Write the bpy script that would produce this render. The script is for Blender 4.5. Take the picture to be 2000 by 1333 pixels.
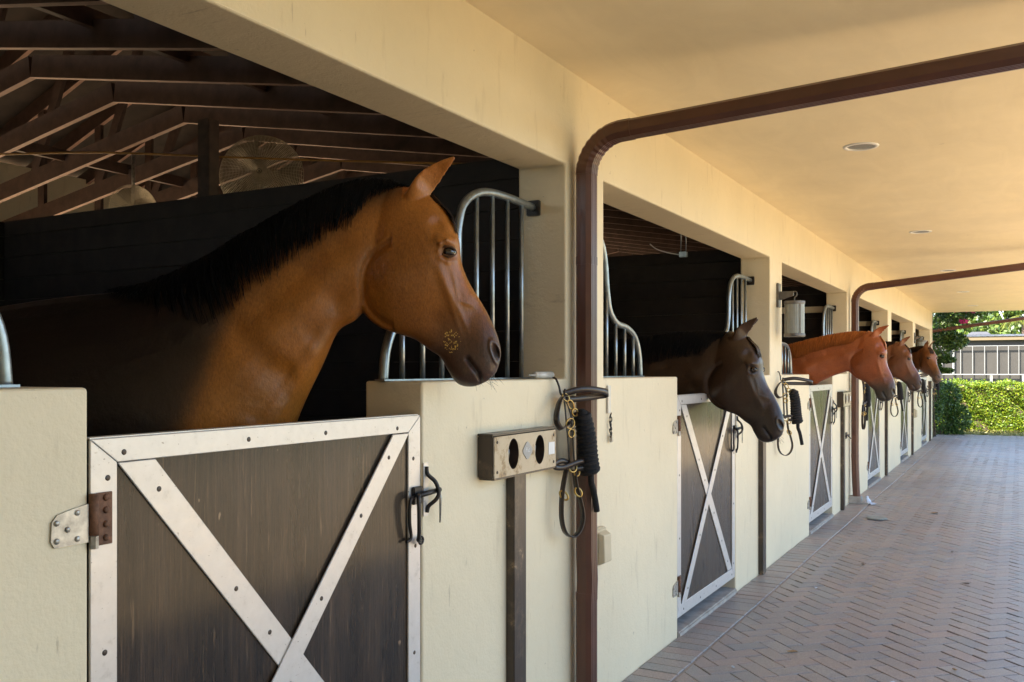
import bpy, bmesh, math, random
import numpy as np
from mathutils import Vector, Matrix
R = math.radians
rnd = random.Random(7)

for o in list(bpy.data.objects): bpy.data.objects.remove(o, do_unlink=True)
scene = bpy.context.scene
col = scene.collection

# ------------------------------------------------------------------ camera, sky, sun, exposure
CAM = Vector((1.68, 0.0, 1.5)); YAW = math.atan(990 / 1800.0)
cd = bpy.data.cameras.new('camera'); cam = bpy.data.objects.new('camera', cd); col.objects.link(cam)
cam.location = CAM; cam.rotation_euler = (R(90), 0, YAW)
cd.sensor_width = 36.0; cd.lens = 32.4; cd.shift_y = 0.02875; cd.clip_start = 0.05; cd.clip_end = 600
scene.camera = cam

SUN_EL = R(50); SUN_FROM = Vector((-0.30, -0.95, 0)).normalized()      # horizontal direction towards the sun
world = bpy.data.worlds.new('World'); scene.world = world; world.use_nodes = True
wn = world.node_tree.nodes; wl = world.node_tree.links
for n in list(wn): wn.remove(n)
sky = wn.new('ShaderNodeTexSky'); sky.sky_type = 'NISHITA'; sky.sun_disc = False
sky.sun_elevation = SUN_EL; sky.sun_rotation = math.atan2(SUN_FROM.x, SUN_FROM.y)
sky.air_density = 1.0; sky.dust_density = 1.2; sky.ozone_density = 1.0
bg = wn.new('ShaderNodeBackground'); bg.inputs['Strength'].default_value = 0.15
wo = wn.new('ShaderNodeOutputWorld')
wl.new(sky.outputs[0], bg.inputs['Color']); wl.new(bg.outputs[0], wo.inputs['Surface'])
sd = bpy.data.lights.new('sun', 'SUN'); sun = bpy.data.objects.new('sun', sd); col.objects.link(sun)
sd.energy = 3.8; sd.angle = R(0.5); sd.color = (1.0, 0.93, 0.80)
to_sun = (SUN_FROM * math.cos(SUN_EL) + Vector((0, 0, math.sin(SUN_EL)))).normalized()
sun.rotation_euler = to_sun.to_track_quat('Z', 'Y').to_euler(); sun.location = (0, -5, 12)
scene.view_settings.view_transform = 'Standard'; scene.view_settings.look = 'None'
scene.view_settings.exposure = 2.3; scene.view_settings.gamma = 1.0
scene.render.engine = 'CYCLES'
scene.cycles.max_bounces = 12; scene.cycles.diffuse_bounces = 7; scene.cycles.glossy_bounces = 4

# ------------------------------------------------------------------ materials
def mat(name):
    m = bpy.data.materials.new(name); m.use_nodes = True
    nt = m.node_tree; b = nt.nodes['Principled BSDF']
    return m, nt, b
def nd(nt, t, **kw):
    n = nt.nodes.new(t)
    for k, v in kw.items():
        if k in n.inputs.keys(): n.inputs[k].default_value = v
        else: setattr(n, k, v)
    return n
def ramp(nt, fac, stops):
    r = nt.nodes.new('ShaderNodeValToRGB'); e = r.color_ramp.elements
    while len(e) < len(stops): e.new(0.5)
    for i, (p, c) in enumerate(stops):
        e[i].position = p; e[i].color = (*c, 1) if len(c) == 3 else c
    if fac is not None: nt.links.new(fac, r.inputs[0])
    return r
def coords(nt, scale=(1, 1, 1), obj=True):
    tc = nt.nodes.new('ShaderNodeTexCoord'); mp = nt.nodes.new('ShaderNodeMapping')
    mp.inputs['Scale'].default_value = scale
    if obj:
        nt.links.new(tc.outputs['Object'], mp.inputs[0])
    else:
        g = nt.nodes.new('ShaderNodeNewGeometry'); nt.links.new(g.outputs['Position'], mp.inputs[0])
    return mp
def mix(nt, a, b, fac, kind='MIX'):
    m = nt.nodes.new('ShaderNodeMix'); m.data_type = 'RGBA'; m.blend_type = kind
    for sock, v in ((m.inputs[6], a), (m.inputs[7], b)):
        if hasattr(v, 'is_linked') or hasattr(v, 'links'): nt.links.new(v, sock)
        else: sock.default_value = (*v, 1)
    if hasattr(fac, 'links'): nt.links.new(fac, m.inputs[0])
    else: m.inputs[0].default_value = fac
    return m.outputs[2]
def noise(nt, vec, scale, detail=4, rough=0.55):
    n = nd(nt, 'ShaderNodeTexNoise', Scale=scale, Detail=detail, Roughness=rough)
    nt.links.new(vec.outputs[0], n.inputs['Vector']); return n
def bump(nt, b, height, strength=0.3, dist=0.01, prev=None):
    bp = nd(nt, 'ShaderNodeBump', Strength=strength, Distance=dist)
    nt.links.new(height, bp.inputs['Height'])
    if prev: nt.links.new(prev.outputs[0], bp.inputs['Normal'])
    nt.links.new(bp.outputs[0], b.inputs['Normal']); return bp
M = {}
def simple(name, c, rough=0.5, metal=0.0, var=0.15, scale=20, bmp=0.0, spec=None):
    m, nt, b = mat(name)
    v = coords(nt, obj=False); n = noise(nt, v, scale)
    r = ramp(nt, n.outputs['Fac'], [(0.3, tuple(x * (1 - var) for x in c)), (0.7, tuple(min(1, x * (1 + var)) for x in c))])
    nt.links.new(r.outputs[0], b.inputs['Base Color'])
    b.inputs['Roughness'].default_value = rough; b.inputs['Metallic'].default_value = metal
    if spec is not None: b.inputs['Specular IOR Level'].default_value = spec
    if bmp: bump(nt, b, n.outputs['Fac'], bmp, 0.005)
    M[name] = m; return m

def stucco(name, c, ceiling=False):
    m, nt, b = mat(name); v = coords(nt, obj=False)
    big = noise(nt, v, 1.1, 6, 0.65); fine = noise(nt, v, 95, 3, 0.6); mid = noise(nt, v, 22, 3)
    base = ramp(nt, big.outputs['Fac'], [(0.3, tuple(x * 0.92 for x in c)), (0.7, tuple(min(1, x * 1.05) for x in c))])
    cur = base.outputs[0]
    def marks(vec, scale, lo, hi, colr, amt, detail=2):
        nonlocal cur
        n_ = noise(nt, vec, scale, detail, 0.55); rr_ = ramp(nt, n_.outputs['Fac'], [(lo, (0, 0, 0)), (hi, (1, 1, 1))])
        sc = nd(nt, 'ShaderNodeMath', operation='MULTIPLY'); nt.links.new(rr_.outputs[0], sc.inputs[0]); sc.inputs[1].default_value = amt
        cur = mix(nt, cur, colr, sc.outputs[0])
    if ceiling:
        v2 = coords(nt, (2.6, 0.8, 1), obj=False); w = noise(nt, v2, 1.6, 5, 0.6); w.inputs['Distortion'].default_value = 1.6
        r2 = ramp(nt, w.outputs['Fac'], [(0.35, (0.965, 0.96, 0.95)), (0.65, (1.02, 1.02, 1.02))]); cur = mix(nt, cur, r2.outputs[0], 1.0, 'MULTIPLY')
        marks(v, 9, 0.76, 0.79, (0.25, 0.18, 0.10), 0.35)
        bp = bump(nt, b, w.outputs['Fac'], 0.10, 0.02)
        bump(nt, b, fine.outputs['Fac'], 0.10, 0.004, bp)
    else:
        marks(v, 34, 0.735, 0.77, (0.22, 0.16, 0.10), 0.45)                       # specks
        vs_ = coords(nt, (1, 3.0, 0.55), obj=False); marks(vs_, 5.0, 0.60, 0.80, (0.44, 0.34, 0.21), 0.55, 8)   # rubbed smears
        vz = coords(nt, (1, 14, 2.2), obj=False); marks(vz, 4.0, 0.67, 0.74, (0.34, 0.25, 0.15), 0.45, 6)      # scratches
        bp = bump(nt, b, mid.outputs['Fac'], 0.16, 0.012)
        bump(nt, b, fine.outputs['Fac'], 0.30, 0.004, bp)
    nt.links.new(cur, b.inputs['Base Color']); b.inputs['Roughness'].default_value = 0.5
    M[name] = m
stucco('stucco', (0.77, 0.66, 0.455)); stucco('soffit', (0.85, 0.725, 0.48), True)

# door panel: dark painted plywood with vertical ridged grain
m, nt, b = mat('door_panel'); v = coords(nt, (1, 40, 1.6)); n1 = noise(nt, v, 2.0, 8, 0.78)
v3 = coords(nt, (1, 7, 0.8)); n3 = noise(nt, v3, 1.2, 5, 0.6)
r = ramp(nt, n1.outputs['Fac'], [(0.34, (0.004, 0.003, 0.003)), (0.48, (0.020, 0.013, 0.009)), (0.60, (0.042, 0.027, 0.017)), (0.72, (0.16, 0.10, 0.06))])
r3 = ramp(nt, n3.outputs['Fac'], [(0.32, (0.5, 0.5, 0.5)), (0.66, (1.7, 1.55, 1.4))])
v6 = coords(nt, (1, 75, 4.5)); n6 = noise(nt, v6, 1.0, 4, 0.6); r6 = ramp(nt, n6.outputs['Fac'], [(0.61, (0, 0, 0)), (0.70, (0.75,) * 3)])
v7 = coords(nt, (1, 6, 2.6)); n7 = noise(nt, v7, 1.3, 6, 0.7); r7 = ramp(nt, n7.outputs['Fac'], [(0.52, (0, 0, 0)), (0.66, (0.8,) * 3)])
cw = mix(nt, mix(nt, r.outputs[0], r3.outputs[0], 1.0, 'MULTIPLY'), (0.20, 0.125, 0.07), r6.outputs[0]); cw = mix(nt, cw, (0.055, 0.032, 0.018), r7.outputs[0])
v8 = coords(nt, (1, 26, 18)); n8 = noise(nt, v8, 1.0, 2, 0.5); r8 = ramp(nt, n8.outputs['Fac'], [(0.74, (0, 0, 0)), (0.77, (0.8,) * 3)])
nt.links.new(mix(nt, cw, (0.36, 0.25, 0.15), r8.outputs[0]), b.inputs['Base Color'])
rr = ramp(nt, n3.outputs['Fac'], [(0.3, (0.22,) * 3), (0.7, (0.42,) * 3)]); nt.links.new(rr.outputs[0], b.inputs['Roughness'])
b.inputs['Specular IOR Level'].default_value = 0.3; b.inputs['Coat Weight'].default_value = 0.38; b.inputs['Coat Roughness'].default_value = 0.14; b.inputs['Coat IOR'].default_value = 1.55
bump(nt, b, n1.outputs['Fac'], 1.0, 0.006); M['door_panel'] = m

# brushed pale aluminium strips
m, nt, b = mat('aluminium'); v = coords(nt, (4, 4, 4), obj=False); n1 = noise(nt, v, 6, 8, 0.7)
v2 = coords(nt, (30, 30, 160), obj=False); n2 = noise(nt, v2, 3, 3, 0.6)
r = ramp(nt, n1.outputs['Fac'], [(0.24, (0.46, 0.425, 0.385)), (0.42, (0.62, 0.585, 0.545)), (0.75, (0.68, 0.645, 0.605))])
v4 = coords(nt, (9, 9, 34), obj=False); v4.inputs['Rotation'].default_value = (0.5, 0.2, 0.1); n4 = noise(nt, v4, 5, 5, 0.6); r4 = ramp(nt, n4.outputs['Fac'], [(0.66, (0, 0, 0)), (0.72, (0.55,) * 3)])
n5 = noise(nt, v, 30, 2, 0.5); r5 = ramp(nt, n5.outputs['Fac'], [(0.73, (0, 0, 0)), (0.76, (0.8,) * 3)])
cc = mix(nt, r.outputs[0], (0.34, 0.27, 0.20), r4.outputs[0]); cc = mix(nt, cc, (0.16, 0.11, 0.08), r5.outputs[0])
nt.links.new(cc, b.inputs['Base Color'])
rr = ramp(nt, n2.outputs['Fac'], [(0.3, (0.28,) * 3), (0.7, (0.46,) * 3)]); nt.links.new(rr.outputs[0], b.inputs['Roughness'])
b.inputs['Metallic'].default_value = 0.35; bump(nt, b, n1.outputs['Fac'], 0.08, 0.004); M['aluminium'] = m

# pavers
m, nt, b = mat('paver'); v = coords(nt, obj=False)
oi = nt.nodes.new('ShaderNodeObjectInfo'); ge = nt.nodes.new('ShaderNodeNewGeometry')
ad = nd(nt, 'ShaderNodeMath', operation='ADD'); nt.links.new(oi.outputs['Random'], ad.inputs[0]); nt.links.new(ge.outputs['Random Per Island'], ad.inputs[1])
fr = nd(nt, 'ShaderNodeMath', operation='FRACT'); nt.links.new(ad.outputs[0], fr.inputs[0])
r = ramp(nt, fr.outputs[0], [(0.0, (0.275, 0.243, 0.222)), (0.25, (0.285, 0.238, 0.214)), (0.45, (0.255, 0.245, 0.235)), (0.62, (0.30, 0.24, 0.214)), (0.8, (0.225, 0.219, 0.214)), (1.0, (0.285, 0.262, 0.245))])
big = noise(nt, v, 0.9, 3); rb = ramp(nt, big.outputs['Fac'], [(0.3, (0.86, 0.86, 0.88)), (0.7, (1.12, 1.08, 1.02))])
sp = noise(nt, v, 160, 2, 0.7); rs = ramp(nt, sp.outputs['Fac'], [(0.3, (0.72,) * 3), (0.5, (1, 1, 1)), (0.72, (1.45, 1.4, 1.35))])
c1 = mix(nt, r.outputs[0], rb.outputs[0], 1.0, 'MULTIPLY'); c2 = mix(nt, c1, rs.outputs[0], 1.0, 'MULTIPLY')
nt.links.new(c2, b.inputs['Base Color']); b.inputs['Roughness'].default_value = 0.45
bump(nt, b, sp.outputs['Fac'], 0.35, 0.002); M['paver'] = m

# grass, soil, sheets
m, nt, b = mat('grass'); v = coords(nt, obj=False); n1 = noise(nt, v, 0.35, 4); n2 = noise(nt, v, 30, 4)
r = ramp(nt, n1.outputs['Fac'], [(0.3, (0.075, 0.10, 0.025)), (0.7, (0.16, 0.15, 0.05))])
r2 = ramp(nt, n2.outputs['Fac'], [(0.3, (0.6,) * 3), (0.7, (1.3,) * 3)])
nt.links.new(mix(nt, r.outputs[0], r2.outputs[0], 1.0, 'MULTIPLY'), b.inputs['Base Color']); b.inputs['Roughness'].default_value = 0.9
bump(nt, b, n2.outputs['Fac'], 0.8, 0.03); M['grass'] = m
simple('joint_sand', (0.085, 0.062, 0.045), 0.95, var=0.4, scale=60, bmp=0.3)
simple('court_sand', (0.60, 0.43, 0.24), 0.85, var=0.12, scale=2.5, bmp=0.2)
simple('mortar', (0.30, 0.25, 0.21), 0.9, var=0.25, scale=50, bmp=0.3)
simple('concrete', (0.36, 0.33, 0.29), 0.85, var=0.25, scale=14, bmp=0.3)
simple('bedding', (0.42, 0.31, 0.19), 0.9, var=0.3, scale=30, bmp=0.4)
simple('dirt', (0.09, 0.065, 0.045), 0.95, var=0.4, scale=9, bmp=0.4)
simple('dark_wood', (0.045, 0.026, 0.018), 0.6, var=0.4, scale=18, bmp=0.2)
simple('truss_lit_underside', (0.36, 0.20, 0.14), 0.6, var=0.2, scale=12)
simple('truss_wood', (0.085, 0.046, 0.032), 0.6, var=0.3, scale=12, bmp=0.2)
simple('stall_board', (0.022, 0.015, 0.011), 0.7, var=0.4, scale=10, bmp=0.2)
simple('pipe_brown', (0.105, 0.044, 0.028), 0.30, var=0.18, scale=7)
simple('steel', (0.30, 0.34, 0.36), 0.34, 0.85, var=0.2, scale=30)
simple('black_steel', (0.035, 0.03, 0.028), 0.45, 0.5, var=0.3, scale=40)
simple('zinc', (0.40, 0.38, 0.34), 0.42, 0.7, var=0.35, scale=45, bmp=0.1)
simple('rust', (0.16, 0.075, 0.04), 0.7, 0.2, var=0.4, scale=70, bmp=0.2)
simple('screw_dark', (0.07, 0.055, 0.045), 0.45, 0.7, var=0.3, scale=90)
simple('brass', (0.50, 0.33, 0.11), 0.3, 0.95, var=0.1, scale=40)
simple('leather', (0.028, 0.018, 0.013), 0.36, var=0.35, scale=60, bmp=0.1)
simple('rope', (0.012, 0.011, 0.012), 0.9, var=0.4, scale=140, bmp=0.4)
simple('white_paint', (0.78, 0.77, 0.74), 0.5, var=0.05, scale=10)
simple('plate_grey', (0.36, 0.35, 0.33), 0.5, var=0.05)
simple('beige_plastic', (0.55, 0.46, 0.30), 0.4, var=0.05)
simple('lamp_metal', (0.16, 0.15, 0.14), 0.45, 0.6, var=0.15)
simple('lamp_glass', (0.26, 0.275, 0.255), 0.25, 0.0, var=0.05, scale=30)
simple('plastic_clear', (0.62, 0.60, 0.54), 0.2, var=0.05)
simple('fan_wire', (0.50, 0.44, 0.33), 0.4, 0.7, var=0.2)
simple('cable', (0.35, 0.19, 0.05), 0.6, var=0.2)
simple('roof_grey', (0.085, 0.082, 0.085), 0.6, var=0.12, scale=3)
simple('roof_brown', (0.06, 0.042, 0.033), 0.8, var=0.25, scale=6, bmp=0.3)
simple('fascia_tan', (0.16, 0.11, 0.055), 0.6, var=0.08)
simple('screen_mesh', (0.042, 0.037, 0.031), 0.7, var=0.12, scale=1.5)
simple('frame_white', (0.24, 0.236, 0.228), 0.5, var=0.05)
simple('eave_shade_dark', (0.05, 0.045, 0.04), 0.8, var=0.2)
simple('bark', (0.11, 0.075, 0.05), 0.9, var=0.35, scale=14, bmp=0.5)
simple('petal', (0.52, 0.02, 0.22), 0.6, var=0.25, scale=12)
simple('dry_leaf', (0.35, 0.22, 0.10), 0.8, var=0.3)
simple('cloth_pale', (0.55, 0.60, 0.68), 0.8, var=0.15)
simple('grain', (0.62, 0.38, 0.07), 0.7, var=0.25, scale=200)
simple('drain_plate', (0.26, 0.28, 0.25), 0.6, 0.1, var=0.2)
def foliage(name, c1, c2, c3, trans=0.25):
    m, nt, b = mat(name)
    ge = nt.nodes.new('ShaderNodeNewGeometry')
    r = ramp(nt, ge.outputs['Random Per Island'], [(0.0, c1), (0.5, c2), (1.0, c3)])
    nt.links.new(r.outputs[0], b.inputs['Base Color']); b.inputs['Roughness'].default_value = 0.45
    t = nt.nodes.new('ShaderNodeBsdfTranslucent'); nt.links.new(r.outputs[0], t.inputs[0])
    ms = nt.nodes.new('ShaderNodeMixShader'); ms.inputs[0].default_value = trans
    out = nt.nodes['Material Output']
    nt.links.new(b.outputs[0], ms.inputs[1]); nt.links.new(t.outputs[0], ms.inputs[2]); nt.links.new(ms.outputs[0], out.inputs[0])
    M[name] = m
foliage('hedge_leaf', (0.055, 0.125, 0.008), (0.16, 0.245, 0.012), (0.30, 0.34, 0.022))
foliage('vine_leaf', (0.02, 0.055, 0.01), (0.045, 0.10, 0.015), (0.10, 0.17, 0.03))
foliage('tree_leaf', (0.04, 0.085, 0.012), (0.09, 0.15, 0.02), (0.17, 0.22, 0.035))
foliage('palm_leaf', (0.12, 0.16, 0.02), (0.20, 0.22, 0.03), (0.26, 0.26, 0.04))

# worn painted timber of the tack posts: brown paint rubbed through to pale wood
m, nt, b = mat('worn_timber'); v = coords(nt, (1, 1, 1), obj=False); n1 = noise(nt, v, 9, 7, 0.7); v2 = coords(nt, (60, 60, 6), obj=False); n2 = noise(nt, v2, 1.5, 5)
r = ramp(nt, n1.outputs['Fac'], [(0.50, (0.05, 0.034, 0.024)), (0.60, (0.10, 0.07, 0.045)), (0.66, (0.36, 0.25, 0.14)), (0.75, (0.46, 0.36, 0.24))])
nt.links.new(r.outputs[0], b.inputs['Base Color']); b.inputs['Roughness'].default_value = 0.35; bump(nt, b, n2.outputs['Fac'], 0.25, 0.003); M['worn_timber'] = m
m, nt, b = mat('rubbed_board'); v = coords(nt, (1, 1, 1), obj=False); n1 = noise(nt, v, 13, 6, 0.7)
r = ramp(nt, n1.outputs['Fac'], [(0.30, (0.06, 0.04, 0.03)), (0.38, (0.30, 0.20, 0.10)), (0.46, (0.46, 0.37, 0.25)), (0.8, (0.52, 0.43, 0.30))])
nt.links.new(r.outputs[0], b.inputs['Base Color']); b.inputs['Roughness'].default_value = 0.35; bump(nt, b, n1.outputs['Fac'], 0.15, 0.003); M['rubbed_board'] = m

def coat(name, sheen=0.02, rough=0.35):
    m, nt, b = mat(name)
    at = nt.nodes.new('ShaderNodeAttribute'); at.attribute_name = 'coat'
    v = coords(nt, (70, 70, 26)); n1 = noise(nt, v, 3.0, 5, 0.7)
    v2 = coords(nt, (1, 1, 1)); n2 = noise(nt, v2, 5.0, 4)
    r = ramp(nt, n1.outputs['Fac'], [(0.3, (0.70,) * 3), (0.7, (1.28,) * 3)]); r2 = ramp(nt, n2.outputs['Fac'], [(0.3, (0.78, 0.76, 0.76)), (0.7, (1.18, 1.16, 1.1))])
    c = mix(nt, mix(nt, at.outputs['Color'], r.outputs[0], 1.0, 'MULTIPLY'), r2.outputs[0], 1.0, 'MULTIPLY')
    nt.links.new(c, b.inputs['Base Color']); b.inputs['Roughness'].default_value = rough
    b.inputs['Sheen Weight'].default_value = sheen; b.inputs['Sheen Roughness'].default_value = 0.4
    b.inputs['Specular IOR Level'].default_value = 0.38
    v5 = coords(nt, (1, 1, 1)); n5 = noise(nt, v5, 11, 5, 0.6); bp = bump(nt, b, n5.outputs['Fac'], 0.30, 0.016)
    bump(nt, b, n1.outputs['Fac'], 0.16, 0.003, bp); M[name] = m
coat('coat')
def hair(name, c, rough=0.45):
    m, nt, b = mat(name); ge = nt.nodes.new('ShaderNodeNewGeometry')
    r = ramp(nt, ge.outputs['Random Per Island'], [(0.0, tuple(x * 0.55 for x in c)), (1.0, tuple(x * 1.4 for x in c))])
    nt.links.new(r.outputs[0], b.inputs['Base Color']); b.inputs['Roughness'].default_value = rough; b.inputs['Specular IOR Level'].default_value = 0.12; M[name] = m
hair('hair_black', (0.007, 0.006, 0.006), 0.6); hair('hair_red', (0.42, 0.135, 0.03)); hair('hair_brown', (0.040, 0.022, 0.014))
m, nt, b = mat('eye'); b.inputs['Base Color'].default_value = (0.022, 0.012, 0.007, 1); b.inputs['Roughness'].default_value = 0.04
b.inputs['Coat Weight'].default_value = 1.0; M['eye'] = m

# ------------------------------------------------------------------ mesh helpers
class MB:
    def __init__(s): s.v = []; s.f = []
    def add(s, vs, fs):
        o = len(s.v); s.v += [tuple(p) for p in vs]; s.f += [tuple(i + o for i in f) for f in fs]; return s
    def box(s, x0, x1, y0, y1, z0, z1, ch=0.0, mtx=None):
        if ch:
            vs = []; fs = []
            X = (x0, x1); Y = (y0, y1); Z = (z0, z1)
            bm = bmesh.new(); bmesh.ops.create_cube(bm, size=1)
            for q in bm.verts: q.co = Vector(((x0 + x1) / 2 + q.co.x * (x1 - x0), (y0 + y1) / 2 + q.co.y * (y1 - y0), (z0 + z1) / 2 + q.co.z * (z1 - z0)))
            bmesh.ops.bevel(bm, geom=list(bm.edges), offset=ch, segments=2, affect='EDGES')
            bm.verts.index_update(); vs = [q.co.copy() for q in bm.verts]; fs = [[q.index for q in f.verts] for f in bm.faces]; bm.free()
        else:
            vs = [Vector(p) for p in ((x0, y0, z0), (x1, y0, z0), (x1, y1, z0), (x0, y1, z0), (x0, y0, z1), (x1, y0, z1), (x1, y1, z1), (x0, y1, z1))]
            fs = [(3, 2, 1, 0), (4, 5, 6, 7), (0, 1, 5, 4), (1, 2, 6, 5), (2, 3, 7, 6), (3, 0, 4, 7)]
        if mtx is not None: vs = [mtx @ Vector(p) for p in vs]
        return s.add(vs, fs)
    def tube(s, pts, rad, n=8, cap=True, closed=False):
        pts = [Vector(p) for p in pts]; k = len(pts)
        rad = rad if hasattr(rad, '__len__') else [rad] * k
        prev = None; rings = []
        for i, p in enumerate(pts):
            a = pts[(i - 1) % k] if (i > 0 or closed) else p; c = pts[(i + 1) % k] if (i < k - 1 or closed) else p
            t = (c - a)
            t = t.normalized() if t.length > 1e-9 else Vector((0, 0, 1))
            if prev is None:
                u = t.orthogonal().normalized()
            else:
                u = (prev - t * prev.dot(t)); u = u.normalized() if u.length > 1e-6 else t.orthogonal().normalized()
            prev = u; w = t.cross(u)
            rings.append([p + (u * math.cos(2 * math.pi * j / n) + w * math.sin(2 * math.pi * j / n)) * rad[i] for j in range(n)])
        vs = [q for r in rings for q in r]; fs = []
        for i in range(k if closed else k - 1):
            i2 = (i + 1) % k
            for j in range(n): fs.append((i * n + j, i * n + (j + 1) % n, i2 * n + (j + 1) % n, i2 * n + j))
        if cap and not closed: fs.append(tuple(range(n - 1, -1, -1))); fs.append(tuple((k - 1) * n + j for j in range(n)))
        return s.add(vs, fs)
    def strap(s, pts, wdir, width, th):       # flat band swept along pts; wdir = direction of its width
        pts = [Vector(p) for p in pts]; k = len(pts); vs = []; fs = []
        wd = wdir if isinstance(wdir, list) else [Vector(wdir)] * k
        for i, p in enumerate(pts):
            t = (pts[min(i + 1, k - 1)] - pts[max(i - 1, 0)]).normalized()
            w = Vector(wd[i]); w = (w - t * w.dot(t)).normalized(); nn = t.cross(w)
            for a, b_ in ((-1, -1), (1, -1), (1, 1), (-1, 1)): vs.append(p + w * (a * width / 2) + nn * (b_ * th / 2))
        for i in range(k - 1):
            for j in range(4): fs.append((i * 4 + j, i * 4 + (j + 1) % 4, i * 4 + 4 + (j + 1) % 4, i * 4 + 4 + j))
        fs += [(3, 2, 1, 0), tuple((k - 1) * 4 + j for j in range(4))]
        return s.add(vs, fs)
    def lathe(s, prof, c=(0, 0, 0), n=24, axis='Z'):
        vs = []; fs = []; c = Vector(c); k = len(prof)
        for r, z in prof:
            for j in range(n):
                a = 2 * math.pi * j / n; p = Vector((r * math.cos(a), r * math.sin(a), z))
                if axis == 'X': p = Vector((p.z, p.x, p.y))
                if axis == 'Y': p = Vector((p.x, p.z, p.y))
                vs.append(c + p)
        for i in range(k - 1):
            for j in range(n): fs.append((i * n + j, i * n + (j + 1) % n, (i + 1) * n + (j + 1) % n, (i + 1) * n + j))
        return s.add(vs, fs)
    def prism(s, poly, x0, x1):               # polygon in (y,z) extruded along x
        k = len(poly); vs = [(x0, p[0], p[1]) for p in poly] + [(x1, p[0], p[1]) for p in poly]
        fs = [tuple(range(k - 1, -1, -1)), tuple(range(k, 2 * k))] + [(j, (j + 1) % k, k + (j + 1) % k, k + j) for j in range(k)]
        return s.add(vs, fs)
    def mesh(s, name, m=None, smooth=False):
        me = bpy.data.meshes.new(name); me.from_pydata(s.v, [], s.f); me.update()
        bm = bmesh.new(); bm.from_mesh(me); bmesh.ops.recalc_face_normals(bm, faces=bm.faces); bm.to_mesh(me); bm.free()
        if m: me.materials.append(M[m])
        if smooth: me.polygons.foreach_set('use_smooth', [True] * len(me.polygons))
        return me
    def build(s, name, m, parent=None, smooth=False, loc=None):
        o = bpy.data.objects.new(name, s.mesh(name, m, smooth)); col.objects.link(o)
        if parent is not None: o.parent = parent
        if loc is not None: o.location = loc
        return o
def shade_auto(o, ang=40):
    me = o.data; me.polygons.foreach_set('use_smooth', [True] * len(me.polygons))
    bm = bmesh.new(); bm.from_mesh(me)
    for e in bm.edges:
        if len(e.link_faces) == 2 and e.calc_face_angle(0) > R(ang): e.smooth = False
    bm.to_mesh(me); bm.free()
def tag(o, label, cat, group=None):
    o['label'] = label; o['category'] = cat
    if group: o['group'] = group
    return o
def empty(name, loc=(0, 0, 0), rz=0.0):
    o = bpy.data.objects.new(name, None); col.objects.link(o); o.location = loc; o.rotation_euler = (0, 0, rz); o.empty_display_size = 0.1
    return o
def struct(o): o['kind'] = 'structure'; return o
def copy_tree(o, parent=None):
    c = o.copy(); col.objects.link(c); c.parent = parent
    for ch in list(o.children): copy_tree(ch, c)
    return c
def cat_rom(pts, n):
    pts = [Vector(p) for p in pts]; out = []
    for i in range(len(pts) - 1):
        p0 = pts[max(i - 1, 0)]; p1 = pts[i]; p2 = pts[i + 1]; p3 = pts[min(i + 2, len(pts) - 1)]
        for k in range(n):
            t = k / n
            out.append(0.5 * ((2 * p1) + (p2 - p0) * t + (2 * p0 - 5 * p1 + 4 * p2 - p3) * t * t + (3 * p1 - p0 - 3 * p2 + p3) * t ** 3))
    out.append(pts[-1]); return out

# ------------------------------------------------------------------ ground, paving
BAY = 3.655; NB = 6; Y_END = 22.4
OPEN = [(0.28 + BAY * i, 3.53 + BAY * i) for i in range(NB)]
DOOR_L = [1.25, 4.99, 8.70, 12.42, 16.12, 19.80]; DOOR_W = 1.20
SILL = 1.465; HEAD = 2.375; CEIL = 2.78; WT = 0.23; EAVE = 1.95

def sheet(name, x0, x1, y0, y1, z, m):
    return struct(MB().add([(x0, y0, z), (x1, y0, z), (x1, y1, z), (x0, y1, z)], [(0, 1, 2, 3)]).build(name, m))
sheet('ground', -150, 150, -60, 250, -0.05, 'grass')
sheet('stall_floor', -8.0, -0.02, -3.4, Y_END, -0.004, 'bedding')
sheet('back_yard', -22.0, -8.0, -12.0, 30.0, -0.012, 'court_sand')
courtyard = sheet('courtyard', 2.6, 11.0, -12.0, 24.1, -0.010, 'court_sand')
paving = sheet('paving', -0.02, 2.6, -6.0, 24.1, -0.0150, 'joint_sand')

def clip_poly(poly, f):        # keep f(p) >= 0
    out = []
    for i in range(len(poly)):
        a = poly[i]; b = poly[(i + 1) % len(poly)]; fa = f(a); fb = f(b)
        if fa >= 0: out.append(a)
        if (fa >= 0) != (fb >= 0):
            t = fa / (fa - fb); out.append((a[0] + (b[0] - a[0]) * t, a[1] + (b[1] - a[1]) * t))
    return out
def area(p): return 0.5 * sum(p[i][0] * p[(i + 1) % len(p)][1] - p[(i + 1) % len(p)][0] * p[i][1] for i in range(len(p)))
def brick_geo(poly, zt=0.0, h=0.02, inset=0.0028):
    c = (sum(p[0] for p in poly) / len(poly), sum(p[1] for p in poly) / len(poly)); k = len(poly)
    def ins(p, d):
        v = Vector((c[0] - p[0], c[1] - p[1])); L = v.length
        return (p[0] + v.x / L * d * 1.2, p[1] + v.y / L * d * 1.2) if L > d * 2 else p
    vs = [(p[0], p[1], zt - h) for p in poly] + [(p[0], p[1], zt - 0.003) for p in poly] + [(*ins(p, inset), zt) for p in poly]
    fs = [tuple(range(2 * k, 3 * k))]
    for l in (0, 1):
        for j in range(k): fs.append((l * k + j, l * k + (j + 1) % k, (l + 1) * k + (j + 1) % k, (l + 1) * k + j))
    return vs, fs
def undul(x, y):
    return 0.003 * math.sin(1.7 * y + 2.0 * x) + 0.002 * math.sin(4.1 * x - 1.1 * y + 1) - 0.002 * math.exp(-((x - 0.22) / 0.12) ** 2)
pieces = []                     # (centre, polygon local, rot, kind)
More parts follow.
